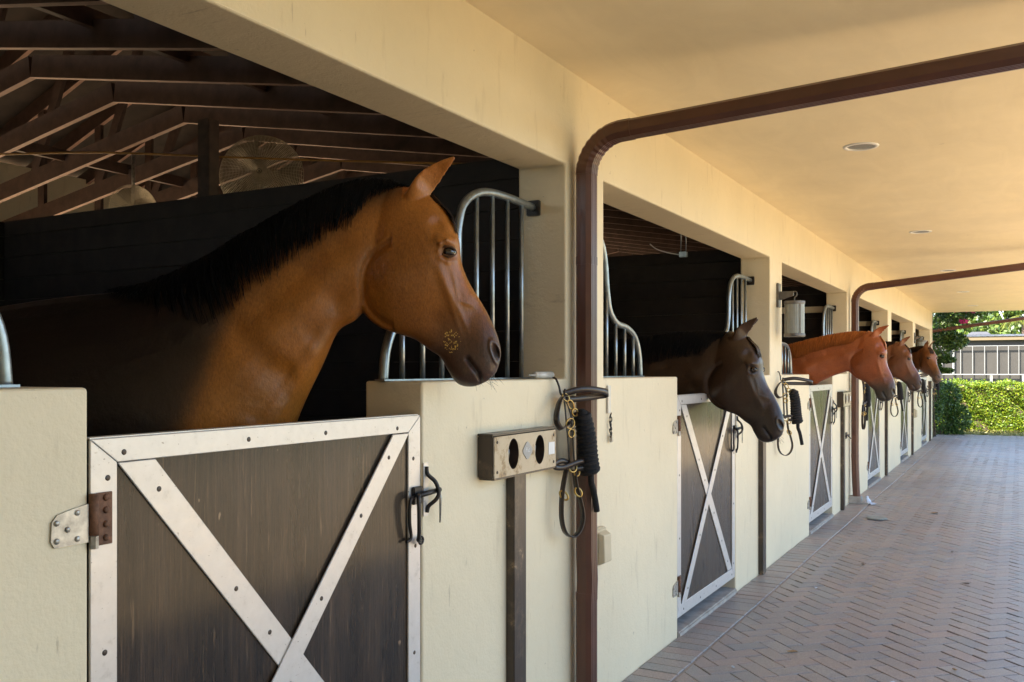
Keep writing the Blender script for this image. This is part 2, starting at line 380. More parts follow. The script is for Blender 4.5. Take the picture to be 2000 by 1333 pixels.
step = 0.105; J = 0.0066; BL, BW = 2 * step, step
XB = 0.222
y = -5.6; k = 0
while y < 24.0:                # soldier course against the wall
    pieces.append(((0.105, y + 0.05), 'full', R(rnd.uniform(-0.5, 0.5)) + 0.0, None)); y += step; k += 1
U = Vector((math.cos(R(45)), math.sin(R(45)))); V = Vector((-U.y, U.x))
for i in range(-140, 290):
    for j in range(-140, 290):
        # herringbone in cells of step: brick along U when (i-j)%4==0, along V when (i-j)%4==2 (starting cell)
        q = (i - j) % 4
        if q == 0: cu, cv, rot = i + 1.0, j + 0.5, R(45)
        elif q == 3: cu, cv, rot = i + 0.5, j + 1.0, R(135)
        else: continue
        c = U * (cu * step) + V * (cv * step)
        cx, cy = c.x + 0.05, c.y
        if cx < 0.08 or cx > 2.75 or cy < -5.8 or cy > 24.05: continue
        hl, hw = (BL - J) / 2 + 0.0, (BW - J) / 2
        ca, sa = math.cos(rot), math.sin(rot)
        poly = [(cx + a * ca - b_ * sa, cy + a * sa + b_ * ca) for a, b_ in ((-hl, -hw), (hl, -hw), (hl, hw), (-hl, hw))]
        xs = [p[0] for p in poly]
        if max(xs) < XB + 0.006: continue
        if min(xs) < XB:
            cp = clip_poly(poly, lambda p: p[0] - XB)
            if len(cp) < 3 or abs(area(cp)) < 0.00012: continue
            ccx = sum(p[0] for p in cp) / len(cp); ccy = sum(p[1] for p in cp) / len(cp)
            pieces.append(((ccx, ccy), [(p[0] - ccx, p[1] - ccy) for p in cp], 0.0, None))
        else: pieces.append(((cx, cy), 'full', rot, 'h'))
F2 = Vector((-math.sin(YAW), math.cos(YAW))); R2 = Vector((math.cos(YAW), math.sin(YAW)))
def screen(x, y, z):
    d_ = Vector((x - CAM.x, y - CAM.y)); dep = d_.dot(F2)
    if dep < 0.1: return None
    return 1000 + 1800 * d_.dot(R2) / dep, 724 - 1800 * (z - CAM.z) / dep, dep
vis = []
for idx, pc in enumerate(pieces):
    s_ = screen(pc[0][0], pc[0][1], 0)
    if s_ and -20 < s_[0] < 2020 and s_[1] < 1345: vis.append((s_[2], idx))
vis.sort(); near = set(i for _, i in vis[:290])
full = [(-(BL - J) / 2, -(BW - J) / 2), ((BL - J) / 2, -(BW - J) / 2), ((BL - J) / 2, (BW - J) / 2), (-(BL - J) / 2, (BW - J) / 2)]
bm_ = MB(); bm_.add(*brick_geo(full)); full_me = bm_.mesh('brick', 'paver')
far = MB()
for idx, (c, shp, rot, kd) in enumerate(pieces):
    zt = undul(*c) + rnd.uniform(-0.0012, 0.0012); tx, ty = rnd.gauss(0, 0.006), rnd.gauss(0, 0.006)
    if idx in near:
        if shp == 'full': o = bpy.data.objects.new('brick', full_me)
        else:
            b1 = MB(); b1.add(*brick_geo(shp)); o = bpy.data.objects.new('brick', b1.mesh('brick', 'paver'))
        col.objects.link(o); o.parent = paving; o.location = (c[0], c[1], zt); o.rotation_euler = (tx, ty, rot)
    else:
        vs, fs = brick_geo(full if shp == 'full' else shp)
        mt = Matrix.Translation((c[0], c[1], zt)) @ Matrix.Rotation(rot, 4, 'Z') @ Matrix.Rotation(tx, 4, 'X') @ Matrix.Rotation(ty, 4, 'Y')
        far.add([mt @ Vector(p) for p in vs], fs)
fo = far.build('distant_bricks', 'paver', paving); fo['kind'] = 'stuff'
# pale mortar line between border and field
ms = MB()
ys = np.arange(-5.5, 24.0, 0.25)
for a, b_ in zip(ys[:-1], ys[1:]):
    ms.add([(0.2085, a, undul(0.21, a) - 0.0045), (0.2225, a, undul(0.22, a) - 0.0045), (0.2225, b_, undul(0.22, b_) - 0.0045), (0.2085, b_, undul(0.21, b_) - 0.0045)], [(0, 1, 2, 3)])
ms.build('mortar_line', 'mortar', paving)
# ------------------------------------------------------------------ stable building
stable = empty('stable_building', (0, 0, 0))
tag(stable, 'long cream stucco stable with open stall fronts under a deep porch soffit', 'stable')
def grid_wall(ys, zs, solid, x0, x1):
    ys = sorted(set(round(v, 4) for v in ys)); zs = sorted(set(round(v, 4) for v in zs))
    S = [[solid((ys[i] + ys[i + 1]) / 2, (zs[j] + zs[j + 1]) / 2) for j in range(len(zs) - 1)] for i in range(len(ys) - 1)]
    ids = {}; mb = MB()
    def vid(i, j, s):
        if (i, j, s) not in ids: ids[(i, j, s)] = len(mb.v); mb.v.append(((x0, x1)[s], ys[i], zs[j]))
        return ids[(i, j, s)]
    g = lambda i, j: 0 <= i < len(S) and 0 <= j < len(S[0]) and S[i][j]
    for i in range(len(S)):
        for j in range(len(S[0])):
            if not S[i][j]: continue
            for s in (0, 1): mb.f.append((vid(i, j, s), vid(i + 1, j, s), vid(i + 1, j + 1, s), vid(i, j + 1, s)))
            if not g(i - 1, j): mb.f.append((vid(i, j, 0), vid(i, j, 1), vid(i, j + 1, 1), vid(i, j + 1, 0)))
            if not g(i + 1, j): mb.f.append((vid(i + 1, j, 0), vid(i + 1, j, 1), vid(i + 1, j + 1, 1), vid(i + 1, j + 1, 0)))
            if not g(i, j - 1): mb.f.append((vid(i, j, 0), vid(i, j, 1), vid(i + 1, j, 1), vid(i + 1, j, 0)))
            if not g(i, j + 1): mb.f.append((vid(i, j + 1, 0), vid(i, j + 1, 1), vid(i + 1, j + 1, 1), vid(i + 1, j + 1, 0)))
    return mb
GAP = 0.006
def solid(y, z):
    for (a, b_), L in zip(OPEN, DOOR_L):
        if a < y < b_ and SILL < z < HEAD: return False
        if L - GAP < y < L + DOOR_W + GAP and z < SILL: return False
    return True
ysl = [-3.4, Y_END] + [v for o_ in OPEN for v in o_] + [v for L in DOOR_L for v in (L - GAP, L + DOOR_W + GAP)]
wall = grid_wall(ysl, [-0.03, SILL, HEAD, CEIL + 0.12], solid, -WT, 0.0).build('front_wall', 'stucco', stable)
bv = wall.modifiers.new('bevel', 'BEVEL'); bv.width = 0.009; bv.segments = 3; bv.limit_method = 'ANGLE'; bv.angle_limit = R(50)
wall.data.polygons.foreach_set('use_smooth', [False] * len(wall.data.polygons))
# concrete thresholds under the doors
for L in DOOR_L:
    MB().box(-WT - 0.3, 0.012, L - 0.004, L + DOOR_W + 0.004, -0.02, 0.028, 0.008).build('threshold', 'concrete', stable)
# end wall, back wall with openings, soffit, roof
MB().box(-7.6, -WT - 0.001, Y_END - 0.22, Y_END - 0.002, -0.03, CEIL).build('end_wall', 'stucco', stable)
MB().box(-7.6, -WT - 0.001, -3.4, -3.2, -0.03, CEIL).build('end_wall', 'stucco', stable)
def solid_b(y, z):
    for a, b_ in OPEN:
        if a < y < b_ and 0.3 < z < 2.3: return False
    return True
grid_wall([-3.2, Y_END - 0.23] + [v for o_ in OPEN for v in o_], [-0.03, 0.3, 2.3, 3.62], solid_b, -7.6, -7.4).build('back_wall', 'stucco', stable)
ROOF_Y0, ROOF_Y1 = -4.0, 22.42
soff = MB().box(0.0004, EAVE, -3.6, Y_END, CEIL, CEIL + 0.02); soff.build('soffit', 'soffit', stable)
RZ = 2.98; SL = 0.36; XR = -3.8
def roof_slab(x0, z0, x1, z1, t, m):
    mb = MB(); P = [(x0, z0), (x1, z1), (x1, z1 + t), (x0, z0 + t)]
    vs = [(p[0], ROOF_Y0, p[1]) for p in P] + [(p[0], ROOF_Y1, p[1]) for p in P]
    mb.add(vs, [(0, 1, 2, 3), (7, 6, 5, 4), (0, 4, 5, 1), (1, 5, 6, 2), (2, 6, 7, 3), (3, 7, 4, 0)]); return mb
ridge_z = RZ + SL * (EAVE - XR)
roof_slab(EAVE + 0.1, RZ - 0.036, XR, ridge_z, 0.05, 0).build('roof', 'roof_brown', stable)
roof_slab(-8.0, RZ - 0.036 + SL * 1.65, XR, ridge_z, 0.05, 0).build('roof', 'roof_brown', stable)
MB().box(EAVE + 0.002, EAVE + 0.03, ROOF_Y0, Y_END + 0.01, CEIL - 0.03, RZ - 0.04).build('fascia', 'pipe_brown', stable)
MB().box(EAVE + 0.032, EAVE + 0.15, ROOF_Y0, Y_END + 0.01, CEIL + 0.02, RZ - 0.07).build('gutter', 'pipe_brown', stable)
gab = MB().prism([(0, 0)], 0, 0) if False else MB()
gab.add([(-7.9, Y_END - 0.02, CEIL + 0.021), (EAVE, Y_END - 0.02, CEIL + 0.021), (EAVE, Y_END - 0.02, RZ - 0.04), (XR, Y_END - 0.02, ridge_z - 0.01), (-7.9, Y_END - 0.02, RZ - 0.04 + SL * 1.6)], [(0, 1, 2, 3, 4)])
go = gab.build('gable', 'stucco', stable); sm = go.modifiers.new('s', 'SOLIDIFY'); sm.thickness = 0.04; sm.offset = 0
# unseen wing added behind the viewer to shade the near walls
MB().box(0.0012, 12.0, -3.61, -3.41, -0.03, CEIL + 0.10).build('added_shade_wall', 'stucco', stable)
MB().box(EAVE + 0.16, 12.0, -3.40, 0.7, CEIL, CEIL + 0.02).build('added_shade_soffit', 'soffit', stable)
mb = MB(); mb.add([(EAVE + 0.16, 0.8, 2.94), (12.2, 0.8, 2.94), (12.2, -6.5, 4.7), (EAVE + 0.16, -6.5, 4.7), (EAVE + 0.16, 0.8, 2.99), (12.2, 0.8, 2.99), (12.2, -6.5, 4.75), (EAVE + 0.16, -6.5, 4.75)], [(3, 2, 1, 0), (4, 5, 6, 7), (0, 1, 5, 4), (1, 2, 6, 5), (2, 3, 7, 6), (3, 0, 4, 7)])
mb.build('added_shade_roof', 'roof_brown', stable)
# partitions: horizontal dark boards between the stalls, and the shared back partition
PT = 2.48
for i in range(-1, NB):
    yc = 3.73 + BAY * i
    if i == NB - 1: continue
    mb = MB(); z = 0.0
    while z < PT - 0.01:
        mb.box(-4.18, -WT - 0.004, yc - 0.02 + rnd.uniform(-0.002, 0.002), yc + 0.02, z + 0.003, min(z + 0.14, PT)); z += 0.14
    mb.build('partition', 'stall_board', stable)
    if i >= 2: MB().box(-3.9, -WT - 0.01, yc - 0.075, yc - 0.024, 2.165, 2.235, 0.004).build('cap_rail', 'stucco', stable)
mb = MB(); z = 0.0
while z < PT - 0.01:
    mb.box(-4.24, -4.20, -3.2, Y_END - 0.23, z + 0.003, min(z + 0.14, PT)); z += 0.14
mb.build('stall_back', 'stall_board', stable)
# roof trusses (scissor chords), spaced 0.61 m
ZK = 3.356; CS = 0.17
tr = MB()
def beam(mb, x0, z0, x1, z1, d=0.14, t=0.04, yo=0.0):
    v = Vector((x1 - x0, 0, z1 - z0)); n = Vector((-v.z, 0, v.x)).normalized()
    if n.z < 0: n = -n
    a = Vector((x0, 0, z0)); b_ = Vector((x1, 0, z1))
    vs = [q + Vector((0, s * t / 2 + yo, 0)) for s in (-1, 1) for q in (a, b_, b_ + n * d, a + n * d)]
    mb.add(vs, [(0, 1, 2, 3), (7, 6, 5, 4), (0, 4, 5, 1), (1, 5, 6, 2), (2, 6, 7, 3), (3, 7, 4, 0)])
beam(tr, XR, ZK, -0.24, ZK - CS * 3.56); beam(tr, XR, ZK, -7.38, ZK - CS * 3.58)
beam(tr, EAVE, RZ - 0.19, XR, ridge_z - 0.15); beam(tr, -7.95, RZ - 0.19 + SL * 1.6, XR, ridge_z - 0.15)
for xw, xt in ((-2.0, -2.6), (-5.6, -5.0), (-1.2, -1.2), (-6.4, -6.4)):
    zb = ZK - CS * abs(xw - XR) + 0.1; ztp = ridge_z - 0.16 - SL * abs(xt - XR)
    mbv = Vector((xt - xw, 0, ztp - zb)); n = Vector((mbv.z, 0, -mbv.x)).normalized() * 0.045
    vs = [Vector((q[0], s * 0.018, q[1])) + n * e for s in (-1, 1) for q, e in (((xw, zb), -1), ((xt, ztp), -1), ((xt, ztp), 1), ((xw, zb), 1))]
    tr.add(vs, [(0, 1, 2, 3), (7, 6, 5, 4), (0, 4, 5, 1), (1, 5, 6, 2), (2, 6, 7, 3), (3, 7, 4, 0)])
tr_me = tr.mesh('roof_truss', 'truss_wood'); tr_me.materials.append(M['truss_lit_underside'])
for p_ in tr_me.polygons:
    if p_.normal.z < -0.9: p_.material_index = 1  # paler underside stands in for light bouncing up from below
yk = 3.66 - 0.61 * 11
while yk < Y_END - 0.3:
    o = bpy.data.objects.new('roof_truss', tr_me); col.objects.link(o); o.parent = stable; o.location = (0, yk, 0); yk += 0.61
# braces running along the building and two posts standing on the partitions
for x, z in ((-2.4, 3.22), (-5.2, 3.22)):
    MB().box(x - 0.02, x + 0.02, -3.1, Y_END - 0.3, z, z + 0.09).build('truss_brace', 'truss_wood', stable)
for x, yy, z0, z1 in ((-2.38, 3.80, 2.48, 2.93), (-3.6, 7.45, 2.48, 3.3)):
    MB().box(x - 0.045, x + 0.045, yy - 0.06, yy + 0.02, z0, z1, 0.004).build('king_post', 'dark_wood', stable)

# ------------------------------------------------------------------ grilles on the sills
def grille(pts, y_sill_end, mirror_c=None):
    """pts: list of (Y,Z) of the curved rail from the pillar bracket down to the sill."""
    root = empty('stall_grille', (-0.15, pts[0][0], SILL))
    def L(y, z, x=0.0): return (x, y - pts[0][0], z - SILL)
    curve = cat_rom([(0, p[0], p[1]) for p in pts], 6)
    MB().tube([L(p.y, p.z) for p in curve], 0.0165, 10).build('rail', 'steel', root, True)
    ys_ = [p.y for p in curve]; lo, hi = min(ys_), max(ys_)
    sg = 1 if pts[-1][0] > pts[0][0] else -1
    y = pts[-1][0] - sg * 0.105
    while (y - pts[0][0]) * sg > 0.06:
        best = min((p for p in curve), key=lambda p: abs(p.y - y) - 0.02 * p.z)
        MB().tube([L(y, SILL), L(y, best.z - 0.008)], 0.0098, 8).build('bar', 'steel', root, True)
        y -= sg * 0.122
    a, b_ = min(pts[0][0], pts[-1][0]) - 0.02, max(pts[0][0], pts[-1][0]) + 0.02
    MB().box(-0.02, 0.02, a - pts[0][0], b_ - pts[0][0], 0.0005, 0.006).build('foot_bar', 'steel', root)
    MB().box(-0.03, 0.03, -0.012 if sg > 0 else -0.01, 0.01 if sg > 0 else 0.012, pts[0][1] - SILL - 0.035, pts[0][1] - SILL + 0.03, 0.003).build('bracket', 'black_steel', root)
    return root
for i in range(NB):
    a, b_ = OPEN[i]; L = DOOR_L[i]; Rr = L + DOOR_W
    e = L - (0.20 if i == 1 else 0.09)
    w = e - a
    left = [(a + 0.012, 2.20), (a + 0.12, 2.20), (a + 0.24, 2.185), (a + 0.325, 2.13), (a + 0.365, 2.04), (a + 0.39, 1.90), (a + 0.43, 1.80), (a + 0.52, 1.745), (e - 0.20, 1.728), (e - 0.08, 1.68), (e - 0.018, 1.59), (e, SILL)]
    s = Rr + 0.0
    right = [(b_ - 0.012, 2.20), (b_ - 0.26, 2.207), (b_ - 0.45, 2.192), (b_ - 0.575, 2.13), (b_ - 0.62, 2.03), (b_ - 0.63, 1.90), (b_ - 0.67, 1.80), (b_ - 0.76, 1.745), (s + 0.17, 1.728), (s + 0.07, 1.66), (s + 0.015, 1.57), (s, SILL)]
    side = ['first', 'second', 'third', 'fourth', 'fifth', 'sixth'][i]
    who = ['the grain-muzzled bay', 'the dark brown horse', 'the chestnut horse', 'the reddish bay', 'the farthest horse', 'no horse'][i]
    g1 = grille(left, e); tag(g1, 'curved steel grille on the hinge-side sill, stall of ' + who, 'grille', 'steel grilles on the stall sills')
    g2 = grille(right, s); tag(g2, 'curved steel grille on the latch-side sill, stall of ' + who, 'grille', 'steel grilles on the stall sills')

# ------------------------------------------------------------------ stall doors
DZ0, DZ1 = 0.105, 1.357
def bolt_head(mb, x, y, z, r=0.007, t=0.004, n=10): mb.lathe([(0.0001, t), (r * 0.7, t), (r, t * 0.4), (r, 0)], (x, y, z), n, 'X')
def stall_door(y0):
    root = empty('stall_door', (0, y0, 0)); W = DOOR_W; H0, H1 = DZ0, DZ1
    MB().box(-0.040, -0.010, 0.004, W - 0.004, H0, H1).build('panel', 'door_panel', root)
    SW, TH, BH = 0.066, 0.052, 0.066; x0, x1 = -0.0098, -0.003
    def strip(name, poly, xa=x0, xb=x1):
        o = MB().prism(poly, xa, xb).build(name, 'aluminium', root)
        b2 = o.modifiers.new('b', 'BEVEL'); b2.width = 0.0015; b2.segments = 1; return o
    g = 0.0006
    strip('top_rail', [(0, H1), (W, H1), (W - SW + g, H1 - TH), (SW + g, H1 - TH)])
    strip('stile', [(0, H1 - g * 2), (SW - g, H1 - TH - g), (SW - g, H0 + BH), (0, H0)])
    strip('stile', [(W, H1 - g * 2), (W, H0), (W - SW + g, H0 + BH), (W - SW + g, H1 - TH - g)])
    strip('bottom_rail', [(0.002, H0 - 0.001), (SW + g, H0 + BH - g), (W - SW - g, H0 + BH - g), (W - 0.002, H0 - 0.001)])
    # edge cap of the door top (seen as a thin darker line)
    MB().box(-0.0405, -0.0102, 0.004, W - 0.004, H1 + 0.0003, H1 + 0.003).build('top_cap', 'aluminium', root)
    ya, yb, za, zb = SW + 0.002, W - SW - 0.002, H0 + BH + 0.002, H1 - TH - 0.002
    bw = 0.098                                      # horizontal width of a brace cut
    strip('brace', [(ya, zb), (ya + bw, zb), (yb, za + 0.002), (yb - bw, za)], -0.0098, -0.0042)
    strip('brace', [(ya, za), (ya + bw * 0.86, za), (yb, zb), (yb - bw * 0.86, zb)], -0.0040, 0.0016)
    MB().box(-0.0099, -0.0097, ya, ya + 0.001, za, zb)
    sc = []
    for q in range(4):
        sc += [(0.10 + q * (W - 0.2) / 3, H1 - TH * 0.62), (0.10 + q * (W - 0.2) / 3, H0 + 0.03)]
    for q in range(4): sc += [(0.035, H0 + 0.12 + q * (H1 - H0 - 0.22) / 3), (W - 0.035, H0 + 0.12 + q * (H1 - H0 - 0.22) / 3)]
    for (y, z) in sc:
        y += rnd.uniform(-0.03, 0.03) if z > H1 - TH or z < H0 + BH else rnd.uniform(-0.008, 0.008); z += rnd.uniform(-0.006, 0.006) if z > H1 - TH or z < H0 + BH else rnd.uniform(-0.04, 0.04)
        mb = MB(); bolt_head(mb, x1, y, z, 0.0065, 0.0012); mb.build('screw', 'screw_dark', root, True)
    for t in (0.06, 0.30, 0.42, 0.62, 0.80, 0.94):
        mb = MB(); bolt_head(mb, -0.0042, ya + bw / 2 + (yb - ya - bw) * t, zb + (za - zb) * t, 0.0065, 0.0012); mb.build('screw', 'screw_dark', root, True)
        mb = MB(); bolt_head(mb, 0.0016, ya + bw / 2 + (yb - ya - bw) * t, za + (zb - za) * t, 0.0065, 0.0012); mb.build('screw', 'screw_dark', root, True)
    # hinges: leaf on the wall, knuckle, leaf on the door, bolt heads
    for zc in (1.190, 0.285):
        h = MB(); r = 0.018
        poly = [(-0.010, zc + 0.036), (-0.045, zc + 0.036 - 0.006), (-0.080, zc + 0.022), (-0.092, zc + 0.008), (-0.094, zc - 0.030), (-0.086, zc - 0.043), (-0.010, zc - 0.043)]
        hinge = h.prism(poly, 0.0006, 0.0052).build('hinge', 'zinc', root)
        hb = MB().box(-0.0026, 0.0016, 0.012, 0.050, zc - 0.055, zc + 0.055, 0.001).build('hinge_leaf', 'rust', hinge)
        MB().tube([(0.007, 0.001, zc - 0.030), (0.007, 0.001, zc + 0.055)], 0.0098, 12).build('knuckle', 'rust', hinge, True)
        MB().tube([(0.007, 0.001, zc - 0.058), (0.007, 0.001, zc - 0.032)], 0.0092, 6).build('hinge_pin', 'zinc', hinge)
        for (y, z) in ((-0.082, zc + 0.006), (-0.036, zc + 0.021), (-0.058, zc - 0.010), (-0.082, zc - 0.030), (-0.036, zc - 0.032)):
            mb = MB(); bolt_head(mb, 0.005, y, z, 0.0062, 0.004); mb.build('bolt', 'zinc', hinge, True)
        for z in (0.044, 0.018, -0.012, -0.040):
            mb = MB(); bolt_head(mb, 0.0016, 0.034, zc + z, 0.0075, 0.005); mb.build('bolt', 'rust', hinge, True)
    # latch: slide bolt with drop handle, keeper loop on the wall, hanging pin
    zc = 1.105
    la = MB().box(-0.003, 0.010, W - 0.052, W - 0.004, zc - 0.030, zc + 0.026, 0.003).build('latch', 'black_steel', root)
    MB().tube([(0.022, W - 0.050, zc), (0.022, W + 0.075, zc + 0.006)], 0.0085, 10).build('slide_bolt', 'black_steel', la, True)
    hp = cat_rom([(0.022, W - 0.045, zc + 0.004), (0.030, W - 0.058, zc - 0.004), (0.034, W - 0.062, zc - 0.04), (0.030, W - 0.055, zc - 0.115), (0.022, W - 0.048, zc - 0.140), (0.012, W - 0.02, zc - 0.145)], 4)
    MB().tube(hp, 0.0062, 8).build('handle', 'black_steel', la, True)
    hp = cat_rom([(0.008, W - 0.05, zc - 0.004), (0.010, W - 0.075, zc - 0.015), (0.010, W - 0.078, zc - 0.08), (0.008, W - 0.068, zc - 0.13), (0.002, W - 0.085, zc - 0.142)], 4)
    MB().tube(hp, 0.0058, 8).build('handle', 'black_steel', la, True)
    ring = [(0.012, W - 0.018 + 0.012 * math.cos(t), zc - 0.146 + 0.012 * math.sin(t)) for t in np.linspace(0, 2 * math.pi, 13)[:-1]]
    MB().tube(ring, 0.0036, 6, closed=True).build('eye_ring', 'black_steel', la, True)
    kp = cat_rom([(0.006, W + 0.022, zc + 0.085), (0.010, W + 0.023, zc + 0.060), (0.028, W + 0.040, zc + 0.035), (0.036, W + 0.048, zc + 0.0), (0.030, W + 0.040, zc - 0.022), (0.012, W + 0.026, zc - 0.042), (0.006, W + 0.024, zc - 0.062)], 5)
    MB().tube(kp, 0.0068, 8).build('keeper', 'black_steel', la, True)
    MB().box(0.0004, 0.004, W + 0.008, W + 0.036, zc - 0.075, zc + 0.098, 0.001).build('keeper_plate', 'aluminium', la)
    MB().tube([(0.022, W + 0.066, zc + 0.008), (0.030, W + 0.068, zc - 0.02), (0.028, W + 0.067, zc - 0.10)], [0.0036, 0.005, 0.0026], 6).build('pin', 'zinc', la, True)
    return root
d0 = stall_door(DOOR_L[0])
dl = ['of the bay horse with grain on its muzzle', 'below the dark brown horse', 'below the chestnut horse', 'below the bay horse with the dark forelock', 'below the horse beside the far lantern', 'of the empty stall at the far end of the row']
for i in range(NB):
    o = d0 if i == 0 else copy_tree(d0)
    o.location = (0, DOOR_L[i], 0)
    tag(o, 'dark plywood half door with pale metal X bracing, stall door ' + dl[i], 'stall door', 'X-braced stall doors along the stable')

# ------------------------------------------------------------------ downpipes
def pipe(yc, path, label, shoe=False, x0=0.06):
    root = empty('downpipe', (x0, yc, 0)); W, D = 0.092, 0.074
    prof = []                        # (lateral along Y, normal) outline with shallow ribs on every face
    def face(a, b_, n, rib):
        for q in range(n):
            t = q / n; x = a[0] + (b_[0] - a[0]) * t; z = a[1] + (b_[1] - a[1]) * t
            nx, nz = (b_[1] - a[1]), -(b_[0] - a[0]); l = math.hypot(nx, nz)
            k = -rib if (q % 3 == 2 and 1 < q < n - 1) else 0
            prof.append((x + nx / l * k, z + nz / l * k))
    c = 0.013; w, d_ = W / 2, D / 2
    face((-w + c, -d_), (w - c, -d_), 12, 0.003); face((w, -d_ + c), (w, d_ - c), 6, 0.0012)
    face((w - c, d_), (-w + c, d_), 12, 0.003); face((-w, d_ - c), (-w, -d_ + c), 6, 0.0012)
    n = len(prof)
    def sweep(pts, sc=None):
        mb = MB(); k = len(pts); vs = []; fs = []
        for i, p in enumerate(pts):
            p = Vector(p); t = (Vector(pts[min(i + 1, k - 1)]) - Vector(pts[max(i - 1, 0)])).normalized()
            nn = Vector((0, 1, 0)).cross(t); s_ = sc[i] if sc else 1.0
            for (a, b_) in prof: vs.append(p + Vector((0, a * s_, 0)) - nn * (b_ * s_))
        for i in range(k - 1):
            for j in range(n): fs.append((i * n + j, i * n + (j + 1) % n, (i + 1) * n + (j + 1) % n, (i + 1) * n + j))
        fs += [tuple(range(n)), tuple((k - 1) * n + j for j in range(n))]
        return mb.add(vs, fs)
    z0, zb, (xe, ze) = path          # bottom, start of bend, far end
    bend = []; c0 = Vector((0.17 - 0.0, 0, zb)); sl = math.atan2(ze - zb - 0.17, xe - 0.23)
    for q in range(37):
        a = math.pi - (math.pi / 2 + 0.0 - sl) * q / 36; bend.append((c0.x + 0.17 * math.cos(a) - 0.0, 0, zb + 0.17 * math.sin(a)))
    last = Vector(bend[-1])
    down = [(0, 0, z) for z in np.linspace(z0, zb, 24)]
    if not shoe:
        down = [(p[0] + 0.004 * math.exp(-((p[2] - 0.62) / 0.05) ** 2), 0, p[2]) for p in down]
    else:
        down = [(p[0] + 0.05 * max(0, 0.55 - p[2]) ** 1.5, 0, p[2]) for p in down]
    sweep(down).build('upright', 'pipe_brown', root)
    sweep([(b_[0], b_[1], b_[2]) for b_ in bend], [1.03 + (0.030 * math.sin(i * math.pi / 2 * 1.0) if 3 < i < 28 else 0.012) for i in range(37)]).build('elbow', 'pipe_brown', root)
    run = [last + (Vector((xe, 0, ze)) - last) * t for t in (0.0, 0.25, 0.5, 0.75, 1.0)]
    sweep([tuple(p) for p in run]).build('run', 'pipe_brown', root)
    d2_ = (run[1] - run[0]).normalized(); sweep([tuple(run[0] - d2_ * 0.01), tuple(run[0] + d2_ * 0.05)], [1.06, 1.05]).build('collar', 'pipe_brown', root)
    for z in (0.52, 1.95): sweep([(0, 0, z), (0, 0, z + 0.035)], [1.03, 1.03]).build('joint_band', 'pipe_brown', root)
    sweep([(xe - 0.04, 0, ze), (xe - 0.02, 0, ze + 0.03), (xe, 0, 2.90)][1:]).build('outlet', 'pipe_brown', root)
    for o in root.children: shade_auto(o, 25)
    return tag(root, label, 'downpipe', 'brown downpipes of the stable')
pipe(3.608, (0.0, 2.335, (1.90, 2.592)), 'brown ribbed downpipe between the near bay horse and the dark brown horse')
pipe(10.98, (0.07, 2.27, (1.90, 2.605)), 'brown ribbed downpipe behind the chestnut horse, ending in a pale block', True)
pipe(22.62, (0.0, 2.20, (2.2, 2.645)), 'brown downpipe at the end of the stable behind the flowering vine', False, -0.25)
# gutter drain block and cloth under the second pipe
o = MB().box(0.0, 0.13, 10.92, 11.05, 0.0, 0.085, 0.006).build('drain_block', 'concrete'); tag(o, 'small pale concrete block under the foot of a downpipe', 'block')
mb = MB(); pts = []
for a in range(9):
    for b_ in range(9):
        pts.append((0.17 + a * 0.013 + rnd.uniform(-0.008, 0.008), 10.93 + b_ * 0.012 + rnd.uniform(-0.008, 0.008), max(0.004, 0.012 + 0.09 * math.exp(-((a - 1.5) / 2.2) ** 2) * math.exp(-((b_ - 4) / 3.0) ** 2) + rnd.uniform(-0.012, 0.012))))
o = mb.add(pts, [(a * 9 + b_, a * 9 + b_ + 1, a * 9 + b_ + 10, a * 9 + b_ + 9) for a in range(8) for b_ in range(8)]).build('plastic_bag', 'cloth_pale')
sm = o.modifiers.new('s', 'SOLIDIFY'); sm.thickness = 0.002; tag(o, 'crumpled bluish plastic bag beside the pale drain block', 'bag')
o = MB().lathe([(0.0001, 0.012), (0.085, 0.012), (0.098, 0.008), (0.10, 0.0)], (0.42, 9.95, 0.004), 28).build('drain_cover', 'drain_plate'); o.scale = (1, 1, 1)
tag(o, 'round grey green drain cover set in the paving near the chestnut horse', 'drain cover')

# ------------------------------------------------------------------ recessed ceiling lights
for i, (x, y) in enumerate(((0.89, 5.57), (0.885, 9.26), (0.885, 13.0), (0.885, 16.65), (0.885, 20.3))):
    root = empty('ceiling_light', (x, y, CEIL))
    MB().lathe([(0.098, -0.0005), (0.094, -0.006), (0.078, -0.007), (0.075, -0.001)], (0, 0, 0), 32).build('trim_ring', 'white_paint', root, True)
    MB().lathe([(0.0745, -0.0012), (0.06, -0.002), (0.0001, -0.0022)], (0, 0, 0), 32).build('lens', 'lamp_glass', root, True)
    tag(root, 'round white recessed light in the porch soffit, ' + ['nearest the first downpipe', 'second along from the first downpipe', 'just beyond the second downpipe', 'fourth along the soffit from the first downpipe', 'above the empty last stall'][i], 'ceiling light', 'recessed lights in the soffit')

